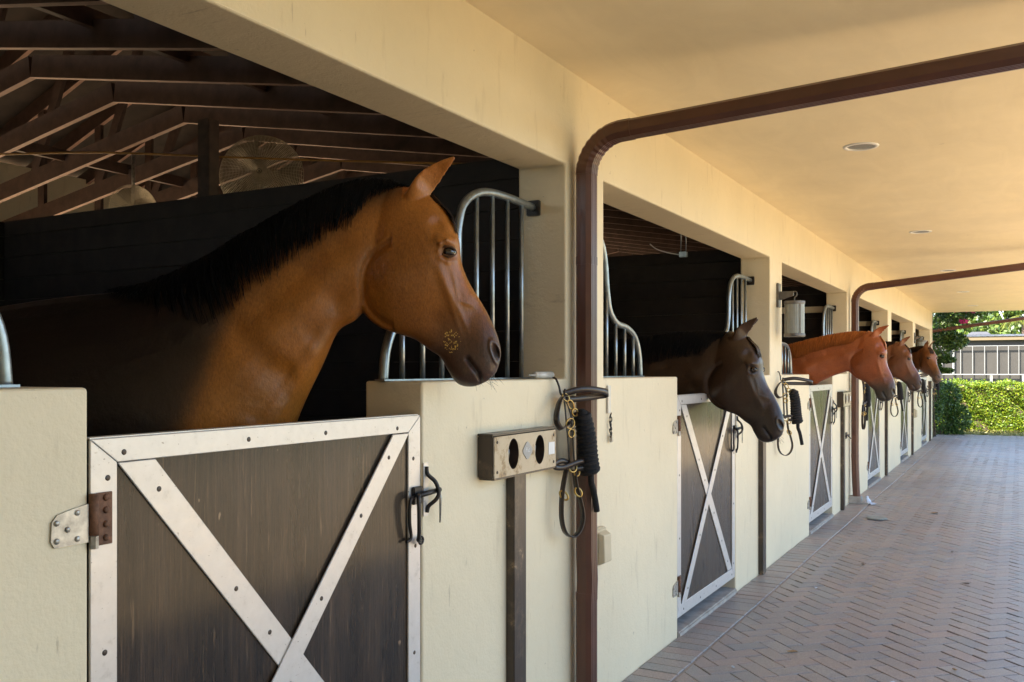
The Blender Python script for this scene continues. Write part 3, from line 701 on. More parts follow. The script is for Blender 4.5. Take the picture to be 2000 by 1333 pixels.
# ------------------------------------------------------------------ wall lanterns
def lantern(y, label):
    root = empty('wall_lantern', (0, y, 1.765)); x = 0.132
    MB().box(0.0008, 0.018, -0.045, 0.045, 0.235, 0.425, 0.003).build('back_plate', 'lamp_metal', root)
    mb = MB(); mb.add([(0.018, -0.014, 0.29), (0.018, 0.014, 0.29), (0.018, 0.014, 0.36), (0.018, -0.014, 0.36), (0.125, -0.010, 0.325), (0.125, 0.010, 0.325), (0.125, 0.010, 0.36), (0.125, -0.010, 0.36)],
                      [(3, 2, 1, 0), (4, 5, 6, 7), (0, 1, 5, 4), (1, 2, 6, 5), (2, 3, 7, 6), (3, 0, 4, 7)])
    mb.build('arm', 'lamp_metal', root)
    hk = cat_rom([(0.122, 0, 0.35), (0.138, 0, 0.357), (0.150, 0, 0.345), (0.147, 0, 0.322), (0.134, 0, 0.310), (x, 0, 0.280)], 4)
    MB().tube(hk, 0.0045, 8).build('hook', 'lamp_metal', root, True)
    prof = [(0.0735 + (0.0012 if k % 2 else 0), 0) for k in range(2)]
    mb = MB(); n = 64; vs = []; fs = []
    for z in (0.022, 0.258):
        for j in range(n):
            r = 0.0745 + (0.0016 if j % 2 else 0); vs.append((x + r * math.cos(2 * math.pi * j / n), r * math.sin(2 * math.pi * j / n), z))
    fs = [(j, (j + 1) % n, n + (j + 1) % n, n + j) for j in range(n)]
    mb.add(vs, fs).build('glass_cylinder', 'lamp_glass', root)
    for z in (0.0, 0.255):
        MB().lathe([(0.0001, z), (0.079, z), (0.0805, z + 0.003), (0.0805, z + 0.023), (0.079, z + 0.026), (0.0001, z + 0.026)], (x, 0, 0), 40).build('cap', 'lamp_metal', root, True)
    for j in range(4):
        a = R(45 + 90 * j); MB().tube([(x + 0.0775 * math.cos(a), 0.0775 * math.sin(a), -0.006), (x + 0.0775 * math.cos(a), 0.0775 * math.sin(a), 0.285)], 0.003, 6).build('rod', 'lamp_metal', root, True)
    for o in root.children:
        if o.name.startswith('cap'): shade_auto(o, 35)
    return tag(root, label, 'lantern', 'cylinder wall lanterns')
lantern(7.43, 'cylinder lantern of ribbed frosted glass on the pillar between dark brown and chestnut horses')
lantern(18.33, 'cylinder wall lantern beside the head of the farthest horse')

# ------------------------------------------------------------------ tack posts (timber T with two oval slots)
def tack_post(y):
    root = empty('tack_post', (0, y, 0))
    MB().box(0.0006, 0.036, -0.048, 0.048, 0.0, 1.118, 0.003).build('post', 'worn_timber', root)
    hw, z0, z1 = 0.245, 1.119, 1.265
    # board front as a plate with two oval holes
    bm = bmesh.new(); N = 28
    out = [(-hw, z0), (hw, z0), (hw, z1), (-hw, z1)]
    mb = MB(); x1, xm = 0.064, 0.010
    cs = [(-0.105, (z0 + z1) / 2 + 0.004), (0.105, (z0 + z1) / 2 + 0.004)]; ra, rb = 0.040, 0.056
    # strips: build each half around one oval as a fan between the oval and its rectangle
    for (cy, cz), (ya, yb) in zip(cs, ((-hw, 0.0), (0.0, hw))):
        rect = []; oval = []
        for k in range(48):
            a = 2 * math.pi * k / 48; dx, dz = math.cos(a), math.sin(a)
            tx = ((yb - cy) / dx if dx > 1e-6 else (ya - cy) / dx if dx < -1e-6 else 1e9); tz = ((z1 - cz) / dz if dz > 1e-6 else (z0 - cz) / dz if dz < -1e-6 else 1e9)
            t = min(tx, tz); rect.append((cy + dx * t, cz + dz * t)); oval.append((cy + ra * dx, cz + rb * dz))
        # include rectangle corners by snapping the nearest ray
        for cyy, czz in ((ya, z0), (yb, z0), (yb, z1), (ya, z1)):
            j = min(range(48), key=lambda k: (rect[k][0] - cyy) ** 2 + (rect[k][1] - czz) ** 2); rect[j] = (cyy, czz)
        vs = [(x1, *p) for p in rect] + [(x1, *p) for p in oval] + [(xm, *p) for p in oval]
        fs = [(k, (k + 1) % 48, 48 + (k + 1) % 48, 48 + k) for k in range(48)]
        mb.add(vs[:96], fs)
        MB().add(vs[48:], [(k, (k + 1) % 48, 48 + (k + 1) % 48, 48 + k) for k in range(48)]).build('slot_lining', 'dark_wood', root)
    front = mb.build('board_face', 'rubbed_board', root)
    sb = MB()
    MB().box(0.0006, xm - 0.0005, -hw + 0.002, hw - 0.002, z0 + 0.002, z1 - 0.002).build('board_back', 'dark_wood', root)
    sb.box(0.0006, x1 - 0.0006, -hw - 0.012, -hw - 0.0003, z0, z1 + 0.003, 0.004); sb.box(0.0006, x1 - 0.0006, hw + 0.0003, hw + 0.006, z0, z1 + 0.003, 0.002)
    sb.box(0.0006, x1 - 0.0006, -hw - 0.012, hw + 0.006, z1 + 0.0034, z1 + 0.011, 0.002); sb.box(0.0006, x1 - 0.0006, -hw, hw, z0 - 0.008, z0 - 0.0003, 0.002)
    sb.build('board_case', 'worn_timber', root)
    pl = []
    for k in range(40):
        a = 2 * math.pi * k / 40; r = 1 + 0.10 * math.cos(4 * a)
        pl.append((0.034 * r * math.cos(a) + 0.002, (z0 + z1) / 2 + 0.008 + 0.030 * r * math.sin(a)))
    MB().prism(pl, x1 + 0.0005, x1 + 0.0025).build('name_plate', 'plate_grey', root)
    for cy, cz in cs: MB().tube([(xm + 0.004, cy + 0.006, cz + 0.022), (xm + 0.03, cy + 0.006, cz + 0.012), (xm + 0.028, cy + 0.004, cz - 0.022)], 0.004, 8).build('peg', 'zinc', root, True)
    for cy, cz in ((-hw + 0.02, z1 - 0.02), (-hw + 0.02, z0 + 0.02), (hw - 0.02, z1 - 0.02), (hw - 0.02, z0 + 0.02)):
        q = MB(); bolt_head(q, x1, cy, cz, 0.006, 0.002); q.build('screw', 'screw_dark', root, True)
    MB().box(x1 + 0.0004, x1 + 0.0012, hw - 0.065, hw - 0.012, (z0 + z1) / 2 - 0.022, (z0 + z1) / 2 + 0.026).build('sticker', 'white_paint', root)
    return root
tp0 = tack_post(3.055)
tl = ['with grey name plate beside the first stall door', 'half hidden behind the dark brown horse', 'beside the second downpipe and the chestnut horse', 'past the door of the fourth stall', 'past the door of the fifth stall', 'at the far end corner of the stable']
for i, y in enumerate((3.055, 6.86, 10.42, 14.15, 17.85, 21.55)):
    o = tp0 if i == 0 else copy_tree(tp0); o.location = (0, y, 0)
    tag(o, 'T-shaped worn timber tack post ' + tl[i], 'tack post', 'timber tack posts along the wall')
# lettering on the first name plate
fc = bpy.data.curves.new('lettering', 'FONT'); fc.body = 'Pac'; fc.size = 0.024; fc.extrude = 0.0004; fc.align_x = 'CENTER'
fo_ = bpy.data.objects.new('tmp', fc); col.objects.link(fo_)
dg = bpy.context.evaluated_depsgraph_get(); me = bpy.data.meshes.new_from_object(fo_.evaluated_get(dg)); bpy.data.objects.remove(fo_)
lt = bpy.data.objects.new('lettering', me); col.objects.link(lt); me.materials.clear(); me.materials.append(M['white_paint'])
lt.parent = tp0; lt.location = (0.0670, 0.002, 1.195); lt.rotation_euler = (R(90), 0, R(90))

# ------------------------------------------------------------------ small fixtures on the wall and sill
def cover_box(y, z, label):
    root = empty('outlet_box', (0, y, z))
    MB().box(0.0008, 0.030, -0.055, 0.055, -0.085, 0.085, 0.006).build('base', 'beige_plastic', root)
    mb = MB(); mb.add([(0.0305, -0.045, -0.078), (0.0305, 0.050, -0.078), (0.0305, 0.050, 0.070), (0.0305, -0.045, 0.070), (0.062, -0.036, -0.066), (0.062, 0.044, -0.066), (0.058, 0.044, 0.056), (0.058, -0.036, 0.056)],
                      [(3, 2, 1, 0), (4, 5, 6, 7), (0, 1, 5, 4), (1, 2, 6, 5), (2, 3, 7, 6), (3, 0, 4, 7)])
    o = mb.build('cover', 'beige_plastic', root); b2 = o.modifiers.new('b', 'BEVEL'); b2.width = 0.005; b2.segments = 2
    return tag(root, label, 'outlet box', 'outlet boxes')
cover_box(3.84, 0.705, 'beige weatherproof outlet box low on the wall behind the first downpipe')
cover_box(18.25, 0.72, 'outlet box under the far lantern')
root = empty('syringe', (-0.05, 3.40, SILL + 0.016))
MB().tube([(0, -0.055, 0), (0, 0.085, 0)], 0.0145, 14).build('barrel', 'plastic_clear', root, True)
MB().tube([(0, -0.055, 0), (0, -0.062, 0), (0, -0.063, 0), (0, -0.115, 0)], [0.0145, 0.012, 0.005, 0.003], 10).build('nozzle', 'plastic_clear', root, True)
MB().tube([(0, 0.085, 0), (0, 0.089, 0)], 0.0155, 14).build('flange', 'plastic_clear', root, True)
tag(root, 'large clear plastic syringe lying on the sill by the near horse', 'syringe')
root = empty('padlock_chain', (0, 3.98, 1.40))
MB().box(0.0006, 0.010, -0.018, 0.018, -0.10, 0.03, 0.002).build('plate', 'aluminium', root)
for k in range(6): MB().tube([(0.014 + 0.004 * math.cos(t), (0.006 if k % 2 else 0.0) + 0.006 * math.sin(t) * (1 if k % 2 else 0.4), -0.11 - k * 0.018 + 0.012 * math.cos(t + k)) for t in np.linspace(0, 2 * math.pi, 10)[:-1]], 0.0028, 6, closed=True).build('chain_link', 'black_steel', root, True)
MB().box(0.008, 0.02, 0.0, 0.022, -0.235, -0.20, 0.003).build('padlock', 'zinc', root)
tag(root, 'small chain with padlock hanging on the wall behind the first downpipe', 'chain')
root = empty('barrel_bolt', (0, 10.72, 0.78))
MB().box(0.0006, 0.008, -0.07, 0.07, -0.035, 0.035, 0.002).build('plate', 'black_steel', root)
MB().tube([(0.018, -0.10, 0.0), (0.018, 0.10, 0.0)], 0.010, 10).build('bolt', 'black_steel', root, True)
MB().tube([(0.018, 0.03, 0.0), (0.05, 0.03, -0.035)], 0.007, 8).build('handle', 'black_steel', root, True)
tag(root, 'black barrel bolt on the wall between tack post and second downpipe', 'bolt')

# ------------------------------------------------------------------ halters with coiled lead ropes
def halter(y, z, rich=True):
    root = empty('halter', (0.028, y, z))
    X = Vector((1, 0, 0)); Yd = Vector((0, 1, 0)); Z = Vector((0, 0, 1))
    # hook
    MB().tube(cat_rom([(-0.024, -0.005, 0.045), (-0.010, -0.005, 0.04), (0.004, -0.005, 0.01), (0.012, -0.004, -0.022), (0.026, -0.003, -0.022), (0.030, -0.002, 0.0)], 4), 0.0045, 8).build('hook', 'black_steel', root, True)
    # crown strap: flattened loop to the side
    lp = cat_rom([(0.022, 0.0, -0.020), (0.075, 0.07, -0.002), (0.11, 0.16, -0.008), (0.118, 0.235, -0.020), (0.100, 0.248, -0.030), (0.082, 0.225, -0.034), (0.060, 0.12, -0.040), (0.024, 0.02, -0.046)], 6)
    MB().strap(lp, [Vector((0, -0.1, 1))] * len(lp), 0.026, 0.0045).build('crown_strap', 'leather', root, True)
    # throat loop to the other side
    lp = cat_rom([(0.020, 0.0, -0.03), (0.020, -0.035, -0.055), (0.026, -0.072, -0.10), (0.030, -0.075, -0.135), (0.034, -0.045, -0.160), (0.038, 0.0, -0.150), (0.036, 0.02, -0.135)], 6)
    MB().strap(lp, [Vector((0.9, 0.2, 0.5))] * len(lp), 0.024, 0.0045).build('throat_strap', 'leather', root, True)
    # cheek straps
    for dy, dx, zz in ((0.012, 0.034, -0.30), (0.034, 0.046, -0.31)):
        lp = cat_rom([(0.022, 0.004, -0.028), (dx - 0.006, dy - 0.004, -0.10), (dx, dy, -0.18), (dx + 0.004, dy + 0.012, zz)], 5)
        MB().strap(lp, [Vector((-0.35, 1, 0))] * len(lp), 0.024, 0.005).build('cheek_strap', 'leather', root, True)
    # noseband, seen as a flattened loop across
    lp = cat_rom([(0.042, 0.04, -0.315), (0.030, -0.02, -0.292), (0.020, -0.070, -0.300), (0.022, -0.078, -0.312), (0.036, -0.03, -0.318), (0.070, 0.05, -0.300), (0.085, 0.088, -0.302), (0.078, 0.086, -0.325), (0.05, 0.05, -0.330)], 5)
    MB().strap(lp, [Vector((0, 0.1, 1))] * len(lp), 0.022, 0.0045).build('noseband', 'leather', root, True)
    # chin loop hanging low
    lp = cat_rom([(0.030, 0.012, -0.33), (0.024, -0.005, -0.39), (0.020, -0.012, -0.45), (0.020, -0.012, -0.53), (0.026, 0.010, -0.588), (0.040, 0.055, -0.612), (0.054, 0.095, -0.585), (0.060, 0.108, -0.53), (0.056, 0.086, -0.46), (0.050, 0.062, -0.40), (0.046, 0.05, -0.335)], 6)
    MB().strap(lp, [Vector((0.95, -0.3, 0))] * len(lp), 0.024, 0.005).build('chin_strap', 'leather', root, True)
    # brass rings and buckles
    def ring(c, r, wire, ax, el=1.0, m='brass', nm='ring'):
        ax = Vector(ax).normalized(); u = ax.orthogonal().normalized(); w = ax.cross(u)
        MB().tube([Vector(c) + u * r * math.cos(t) + w * r * el * math.sin(t) for t in np.linspace(0, 2 * math.pi, 17)[:-1]], wire, 8, closed=True).build(nm, m, root, True)
    ring((0.030, 0.006, -0.035), 0.014, 0.0034, (1, -0.5, 0.2), 1.3)
    ring((0.040, 0.030, -0.065), 0.012, 0.0036, (1, -0.6, -0.3), 2.0, 'brass', 'snap')
    ring((0.050, 0.050, -0.098), 0.015, 0.0042, (1, -0.4, 0), 1.1)
    ring((0.044, 0.018, -0.142), 0.022, 0.0034, (1, -0.5, 0), 0.9, 'brass', 'buckle')
    ring((0.046, 0.024, -0.182), 0.017, 0.0040, (1, -0.4, 0), 1.0)
    ring((0.050, 0.030, -0.322), 0.022, 0.0038, (0.9, -0.5, 0.4), 0.8, 'brass', 'buckle')
    ring((0.054, 0.062, -0.345), 0.016, 0.0036, (1, -0.3, 0), 1.0)
    ring((0.026, -0.004, -0.435), 0.013, 0.0044, (0.6, -0.9, 0), 1.7, 'brass', 'buckle')
    ring((0.056, 0.070, -0.428), 0.013, 0.0044, (0.8, -0.7, 0), 1.6, 'brass', 'buckle')
    # coiled rope
    ax0 = Vector((0.070, 0.078, -0.105)); ax1 = Vector((0.086, 0.128, -0.345)); turns = 13; pts = []
    d_ = (ax1 - ax0).normalized(); u = d_.orthogonal().normalized(); w = d_.cross(u)
    for k in range(turns * 14 + 1):
        t = k / (turns * 14); a = 2 * math.pi * k / 14; r = 0.026 + 0.008 * t + 0.004 * math.sin(3 * a * 0.31)
        pts.append(ax0 + (ax1 - ax0) * t + (u * math.cos(a) + w * math.sin(a)) * r)
    rp = MB().tube(pts, 0.0130, 7).build('lead_rope', 'rope', root, True)
    MB().tube(cat_rom([ax0 - d_ * 0.02, ax0 + (ax1 - ax0) * 0.5, ax1, ax1 + Vector((0.0, 0.006, -0.045)), ax1 + Vector((0.0, 0.03, -0.085)), ax1 + Vector((0.002, 0.052, -0.150)), ax1 + Vector((0.002, 0.060, -0.175))], 4), 0.0135, 8).build('rope_tail', 'rope', rp, True)
    MB().tube([ax0 - d_ * 0.012, ax1 + d_ * 0.01], [0.022, 0.030], 10).build('rope_core', 'rope', rp, True)
    return root
h0 = halter(3.40, 1.425)
hl = ['hung from a hook beside the first downpipe', 'hung at the nose of the dark brown horse', 'hung against the second downpipe', 'hung behind the muzzle of the chestnut horse', 'hung beyond the muzzle of the fourth horse', 'hung at the far end corner of the stable']
for i, (y, z, rz, sx) in enumerate(((3.40, 1.425, 0, 1), (7.40, 1.445, -0.5, 1.0), (11.04, 1.44, 0.25, 0.9), (14.70, 1.43, -0.45, 1.0), (18.45, 1.43, -0.3, 0.95), (21.95, 1.43, -0.2, 1.0))):
    o = h0 if i == 0 else copy_tree(h0)
    o.location = (0.028 if i != 2 else 0.11, y, z); o.rotation_euler = (R((0, -4, 2, -5, 3, 0)[i]), 0, rz); o.scale = (1, sx, 1)
    tag(o, 'brown halter with coiled black rope, ' + hl[i], 'halter', 'halters hung along the wall')

# ------------------------------------------------------------------ interior fans, cable, hanging bracket
def fan(loc, r, aim, label, pole=None):
    root = empty('barn_fan', loc)
    rot = Vector(aim).normalized().to_track_quat('Z', 'Y').to_matrix().to_4x4()
    mb = MB()
    for k in range(28):
        rr = r * (k + 1) / 28; zz = 0.35 * r * math.sqrt(max(0, 1 - (rr / r) ** 2))
        mb.tube([rot @ Vector((rr * math.cos(t), rr * math.sin(t), zz)) for t in np.linspace(0, 2 * math.pi, 41)[:-1]], 0.0028, 4, closed=True)
    for k in range(60):
        a = 2 * math.pi * k / 60
        mb.tube([rot @ Vector((r * q * math.cos(a), r * q * math.sin(a), 0.35 * r * math.sqrt(max(0, 1 - q * q)))) for q in (0.08, 0.35, 0.6, 0.8, 0.93, 1.0)], 0.0020, 4)
    mb.build('guard', 'fan_wire', root)
    mb = MB()
    for k in range(3):
        a0 = 2 * math.pi * k / 3; vs = []
        for q in np.linspace(0.15, 0.9, 6):
            for e in np.linspace(-0.45, 0.45, 5): vs.append(rot @ Vector((r * q * math.cos(a0 + e * (0.5 + q * 0.5)), r * q * math.sin(a0 + e * (0.5 + q * 0.5)), e * 0.14 * r)))
        mb.add(vs, [(i * 5 + j, i * 5 + j + 1, i * 5 + j + 6, i * 5 + j + 5) for i in range(5) for j in range(4)])
    mb.build('blade', 'lamp_metal', root)
    mb = MB(); mb.lathe([(0.0001, -0.3 * r), (0.22 * r, -0.3 * r), (0.25 * r, -0.1 * r), (0.2 * r, 0.12 * r), (0.0001, 0.14 * r)], (0, 0, 0), 18); mb.v = [tuple(rot @ Vector(p)) for p in mb.v]
    mb.build('motor', 'lamp_metal', root, True)
    if pole: MB().tube([Vector((0, 0, 0)), Vector(pole)], 0.014, 8).build('pole', 'zinc', root, True)
    return tag(root, label, 'fan', 'barn fans among the trusses')
fan((-3.15, 5.00, 2.92), 0.30, (0.55, -0.8, 0.1), 'round wire-guard barn fan standing above the stall partition', (0.02, -0.02, -0.46))
fan((-4.9, 5.3, 2.86), 0.21, (0.9, -0.25, -0.1), 'smaller wire-guard barn fan hanging from a pole under the trusses', (0.0, 0.0, 0.48))
cb = MB().tube(cat_rom([(-5.6, 3.2, 3.15), (-4.6, 3.6, 2.96), (-3.6, 4.0, 2.93), (-2.6, 4.5, 2.88), (-1.6, 5.0, 2.84), (-0.5, 5.4, 2.78)], 5), 0.007, 6).build('power_cable', 'cable', None, True)
tag(cb, 'orange power cable strung under the roof trusses', 'cable')
root = empty('hanging_bracket', (-0.50, 6.6, 2.36))
MB().box(-0.03, 0.03, -0.015, 0.015, -0.02, 0.02, 0.003).build('housing', 'steel', root)
for s in (-1, 1): MB().tube([(0.02 * s, 0, 0.02), (0.012 * s, 0, 0.52)], 0.004, 6).build('rod', 'steel', root, True)
MB().tube(cat_rom([(-0.03, 0, 0.0), (-0.12, -0.02, 0.02), (-0.20, -0.03, 0.05), (-0.25, -0.03, 0.09)], 4), 0.004, 6).build('wire', 'white_paint', root, True)
tag(root, 'small metal bracket with a white wire hanging inside the dark brown horse stall', 'bracket')

# ------------------------------------------------------------------ horses
K = 1.639e-3
def P(px, py): return Vector(((px - 800) * K, 0, (380 - py) * K))          # head side profile measured from the poll
HEAD_ST = [  # top, bottom, half width, roundness, top-heaviness
    (P(969, 728), P(950, 746), 0.028, 1.0, 0.0), (P(976, 706), P(922, 756), 0.050, 0.92, 0.0), (P(978, 684), P(893, 750), 0.059, 0.85, 0.0),
    (P(970, 652), P(873, 722), 0.056, 0.85, 0.0), (P(954, 616), P(861, 700), 0.052, 0.82, 0.03), (P(935, 583), P(838, 684), 0.056, 0.80, 0.08),
    (P(915, 550), P(810, 664), 0.066, 0.78, 0.14), (P(901, 512), P(774, 652), 0.083, 0.76, 0.20), (P(896, 468), P(738, 638), 0.097, 0.76, 0.24),
    (P(882, 430), P(708, 608), 0.098, 0.78, 0.22), (P(853, 392), P(702, 560), 0.088, 0.82, 0.12), (P(815, 370), P(712, 505), 0.074, 0.9, 0.0), (P(775, 362), P(722, 470), 0.055, 1.0, 0.0)]
def interp(stations, n):
    keys = [Vector((*s[0].xz, *s[1].xz)) for s in stations] if False else None
    A = np.array([[s[0].x, s[0].z, s[1].x, s[1].z, s[2], s[3], s[4]] for s in stations]); out = []
    for i in range(len(A) - 1):
        p0, p1, p2, p3 = A[max(i - 1, 0)], A[i], A[i + 1], A[min(i + 2, len(A) - 1)]
        for k in range(n):
            t = k / n; out.append(0.5 * (2 * p1 + (p2 - p0) * t + (2 * p0 - 5 * p1 + 4 * p2 - p3) * t * t + (3 * p1 - p0 - 3 * p2 + p3) * t ** 3))
    out.append(A[-1]); return np.array(out)
def ring_pt(s, phi, off=0.0):
    tx, tz, bx, bz, w, p, kk = s
    c = math.cos(phi); sn = math.sin(phi)
    cx = (tx + bx) / 2 + (tx - bx) / 2 * c; cz = (tz + bz) / 2 + (tz - bz) / 2 * c
    yy = -math.copysign(abs(sn) ** p, sn) * (w + off) * (1 + kk * c)
    hx, hz = (tx - bx) / 2, (tz - bz) / 2; hl_ = math.hypot(hx, hz) or 1
    return (cx + hx / hl_ * off * c, yy, cz + hz / hl_ * off * c)
def loft(mb, st, n=28):
    vs = [ring_pt(s, 2 * math.pi * j / n) for s in st for j in range(n)]; k = len(st)
    fs = [(i * n + j, i * n + (j + 1) % n, (i + 1) * n + (j + 1) % n, (i + 1) * n + j) for i in range(k - 1) for j in range(n)]
    fs += [tuple(range(n)), tuple((k - 1) * n + j for j in range(n))]
    mb.add(vs, fs)
def ear(mb, base, tip, side, tw=0.0):
    base = Vector(base); tip = Vector(tip); ax = (tip - base); L = ax.length; ax.normalize()
    fwd = Vector((0.75, side * 0.75, -0.15)); fwd = (fwd - ax * fwd.dot(ax)).normalized(); lat = ax.cross(fwd)
    prof = [(-0.12, 0.026), (0.0, 0.031), (0.14, 0.037), (0.30, 0.041), (0.48, 0.038), (0.66, 0.029), (0.82, 0.0185), (0.93, 0.0105), (1.0, 0.0065)]
    n = 16; vs = []
    for t, r in prof:
        c = base + ax * (t * L) - fwd * (0.006 * math.sin(max(0, t) * math.pi))
        for j in range(n):
            a = 2 * math.pi * j / n; f = math.cos(a); l = math.sin(a)
            depth = 0.62 * f if f < 0 else (0.62 * f - 0.80 * f * max(0, min(1, (t - 0.08) * 4)) * max(0, min(1, (0.92 - t) * 5)))
            vs.append(c + fwd * (r * depth) + lat * (r * l * (1.0)))
    k = len(prof)
    fs = [(i * n + j, i * n + (j + 1) % n, (i + 1) * n + (j + 1) % n, (i + 1) * n + j) for i in range(k - 1) for j in range(n)] + [tuple(range(n)), tuple((k - 1) * n + j for j in range(n))]
    mb.add(vs, fs)
def leg(mb, x, y, ztop, zg, hind):
    if hind: pts = [(x - 0.02, ztop, 0.15), (x + 0.06, ztop - 0.32, 0.115), (x - 0.06, zg + 0.56, 0.062), (x - 0.10, zg + 0.50, 0.052), (x - 0.07, zg + 0.40, 0.038), (x - 0.06, zg + 0.20, 0.034), (x - 0.04, zg + 0.13, 0.040), (x, zg + 0.07, 0.045), (x + 0.02, zg + 0.001, 0.060)]
    else: pts = [(x, ztop, 0.13), (x + 0.02, ztop - 0.30, 0.085), (x + 0.02, zg + 0.55, 0.055), (x + 0.025, zg + 0.46, 0.052), (x + 0.01, zg + 0.38, 0.038), (x + 0.01, zg + 0.20, 0.034), (x + 0.015, zg + 0.13, 0.042), (x + 0.04, zg + 0.07, 0.044), (x + 0.06, zg + 0.001, 0.058)]
    mb.tube([(a, y, b_) for a, b_, r in pts], [r for a, b_, r in pts], 12)
def gauss(d2, s): return np.exp(-d2 / (2 * s * s))
def seg_d2(X, Z, a, b_):
    ax, az, bx, bz = a.x, a.z, b_.x, b_.z; dx, dz = bx - ax, bz - az; L2 = dx * dx + dz * dz
    t = np.clip(((X - ax) * dx + (Z - az) * dz) / L2, 0, 1); return (X - ax - t * dx) ** 2 + (Z - az - t * dz) ** 2
def horse(name, poll, yaw, dpitch, neck, colors, mane, label, voxel=0.008, grain=False, ears=None, mane_len=1.0, head_yaw=0.0, topline_mane_shade=(0.0, 0.0, 0.0, 0.0), size=1.0):
    root = empty('horse', (poll[0], poll[1], 0), yaw); pz = poll[2] / size; root.scale = (size,) * 3
    rot = Matrix.Rotation(-dpitch, 3, 'Y') if False else Matrix.Rotation(dpitch, 3, 'Y')     # +dpitch lowers the nose inwards
    hrot = Matrix.Rotation(head_yaw, 3, 'Z') @ rot
    hb = MB(); loft(hb, interp(HEAD_ST, 5), 32)
    for s in (-1, 1):
        if ears: bt = ears
        else: bt = (P(812, 388), P(890, 317))
        ear(hb, bt[0] + Vector((0, s * 0.048, 0)), bt[1] + Vector((-0.03 if s > 0 else 0.0, s * 0.070, 0.0)), s)
    hb.v = [tuple(hrot @ Vector(p)) for p in hb.v]
    zg = -pz
    nk = interp(neck, 6)
    loft(hb, nk, 32)
    wx = neck[-4][0].x
    leg(hb, neck[-5][1].x + 0.02, -0.17, neck[-5][1].z + 0.35, zg, False); leg(hb, neck[-5][1].x + 0.02, 0.17, neck[-5][1].z + 0.35, zg, False)
    leg(hb, neck[-2][1].x + 0.05, -0.18, neck[-2][0].z - 0.30, zg, True); leg(hb, neck[-2][1].x + 0.05, 0.18, neck[-2][0].z - 0.30, zg, True)
    me = hb.mesh('tmp'); to = bpy.data.objects.new('tmp', me); col.objects.link(to)
    rm = to.modifiers.new('r', 'REMESH'); rm.mode = 'VOXEL'; rm.voxel_size = voxel; rm.use_smooth_shade = True
    smm = to.modifiers.new('s', 'SMOOTH'); smm.factor = 0.5; smm.iterations = 6 if voxel > 0.007 else 9
    dg = bpy.context.evaluated_depsgraph_get(); ev = bpy.data.meshes.new_from_object(to.evaluated_get(dg)); bpy.data.objects.remove(to)
    n = len(ev.vertices); co = np.empty(n * 3); ev.vertices.foreach_get('co', co); co = co.reshape(-1, 3)
    inv = np.array(hrot.inverted()); H = co @ inv.T                        # head frame
    X, Yh, Z = H[:, 0].copy(), H[:, 1].copy(), H[:, 2].copy(); sgn = np.sign(Yh); side = np.clip(np.abs(Yh) / 0.035, 0, 1)
    onhead = 1 / (1 + np.exp(-((X * 0.5 - Z * 0.85) - 0.0) / 0.02)); onhead *= 1 / (1 + np.exp(-np.clip((X + 0.165) / 0.014, -40, 40)))
    D = np.zeros(n)
    g2 = lambda p, sx, sz=None: np.exp(-((X - p.x) ** 2 / (2 * sx * sx) + (Z - p.z) ** 2 / (2 * (sz or sx) ** 2)))
    D += 0.015 * g2(P(772, 560), 0.058, 0.066)                             # cheek
    arc = np.abs(np.hypot(X - P(790, 560).x, (Z - P(790, 560).z) * 0.95) - 0.127); am = (X < P(770, 0).x)
    D -= 0.012 * np.exp(-(arc / 0.012) ** 2) * am                          # groove behind the jaw
    D += 0.011 * gauss(seg_d2(X, Z, P(862, 477), P(890, 475)), 0.012)      # brow
    D -= 0.012 * g2(P(856, 446), 0.018)                                    # hollow above the eye
    D -= 0.006 * g2(P(879, 500), 0.016)                                    # socket
    def ridge(a_, b2, amp, sig):
        dx, dz = b2.x - a_.x, b2.z - a_.z; t_ = np.clip(((X - a_.x) * dx + (Z - a_.z) * dz) / (dx * dx + dz * dz), 0, 1)
        return amp * np.sin(np.pi * (0.08 + 0.84 * t_)) ** 0.8 * np.exp(-((X - a_.x - t_ * dx) ** 2 + (Z - a_.z - t_ * dz) ** 2) / (2 * sig * sig))
    D += ridge(P(862, 530), P(893, 612), 0.010, 0.011) + ridge(P(886, 530), P(897, 590), 0.0035, 0.005)
    D += ridge(P(893, 596), P(915, 650), 0.0035, 0.0055) + ridge(P(882, 596), P(900, 650), 0.0030, 0.0055) + ridge(P(897, 590), P(925, 600), 0.003, 0.0045)
    D += ridge(P(820, 690), P(872, 660), 0.003, 0.008) - ridge(P(735, 470), P(690, 600), 0.0025, 0.014)
    for (xa, ya), (xb, yb), am_ in (((860, 500), (864, 486), 0.005), ((864, 486), (876, 478), 0.007), ((876, 478), (890, 484), 0.006), ((864, 512), (878, 518), 0.004), ((878, 518), (890, 514), 0.003)):
        D += am_ * gauss(seg_d2(X, Z, P(xa, ya), P(xb, yb)), 0.0045)
    D -= 0.008 * g2(P(858, 630), 0.028)                                    # hollow before the cheek
    D -= 0.006 * g2(P(925, 612), 0.022)
    D += 0.007 * g2(P(945, 672), 0.030)                                    # muzzle swell
    nos = ((X - P(970, 692).x) * 0.93 + (Z - P(970, 692).z) * 0.37) ** 2 / 0.0095 ** 2 + ((X - P(970, 692).x) * -0.37 + (Z - P(970, 692).z) * 0.93) ** 2 / 0.027 ** 2
    D -= 0.026 * np.exp(-nos ** 1.3); D += 0.008 * np.exp(-((np.sqrt(nos) - 1.55) / 0.35) ** 2)
    D -= 0.014 * gauss(np.minimum(seg_d2(X, Z, P(941, 752), P(934, 728)), seg_d2(X, Z, P(934, 728), P(914, 702))), 0.005)
    D += 0.004 * g2(P(905, 735), 0.018)                                    # lower lip
    D *= onhead * side
    H2 = H.copy(); H2[:, 1] += sgn * D
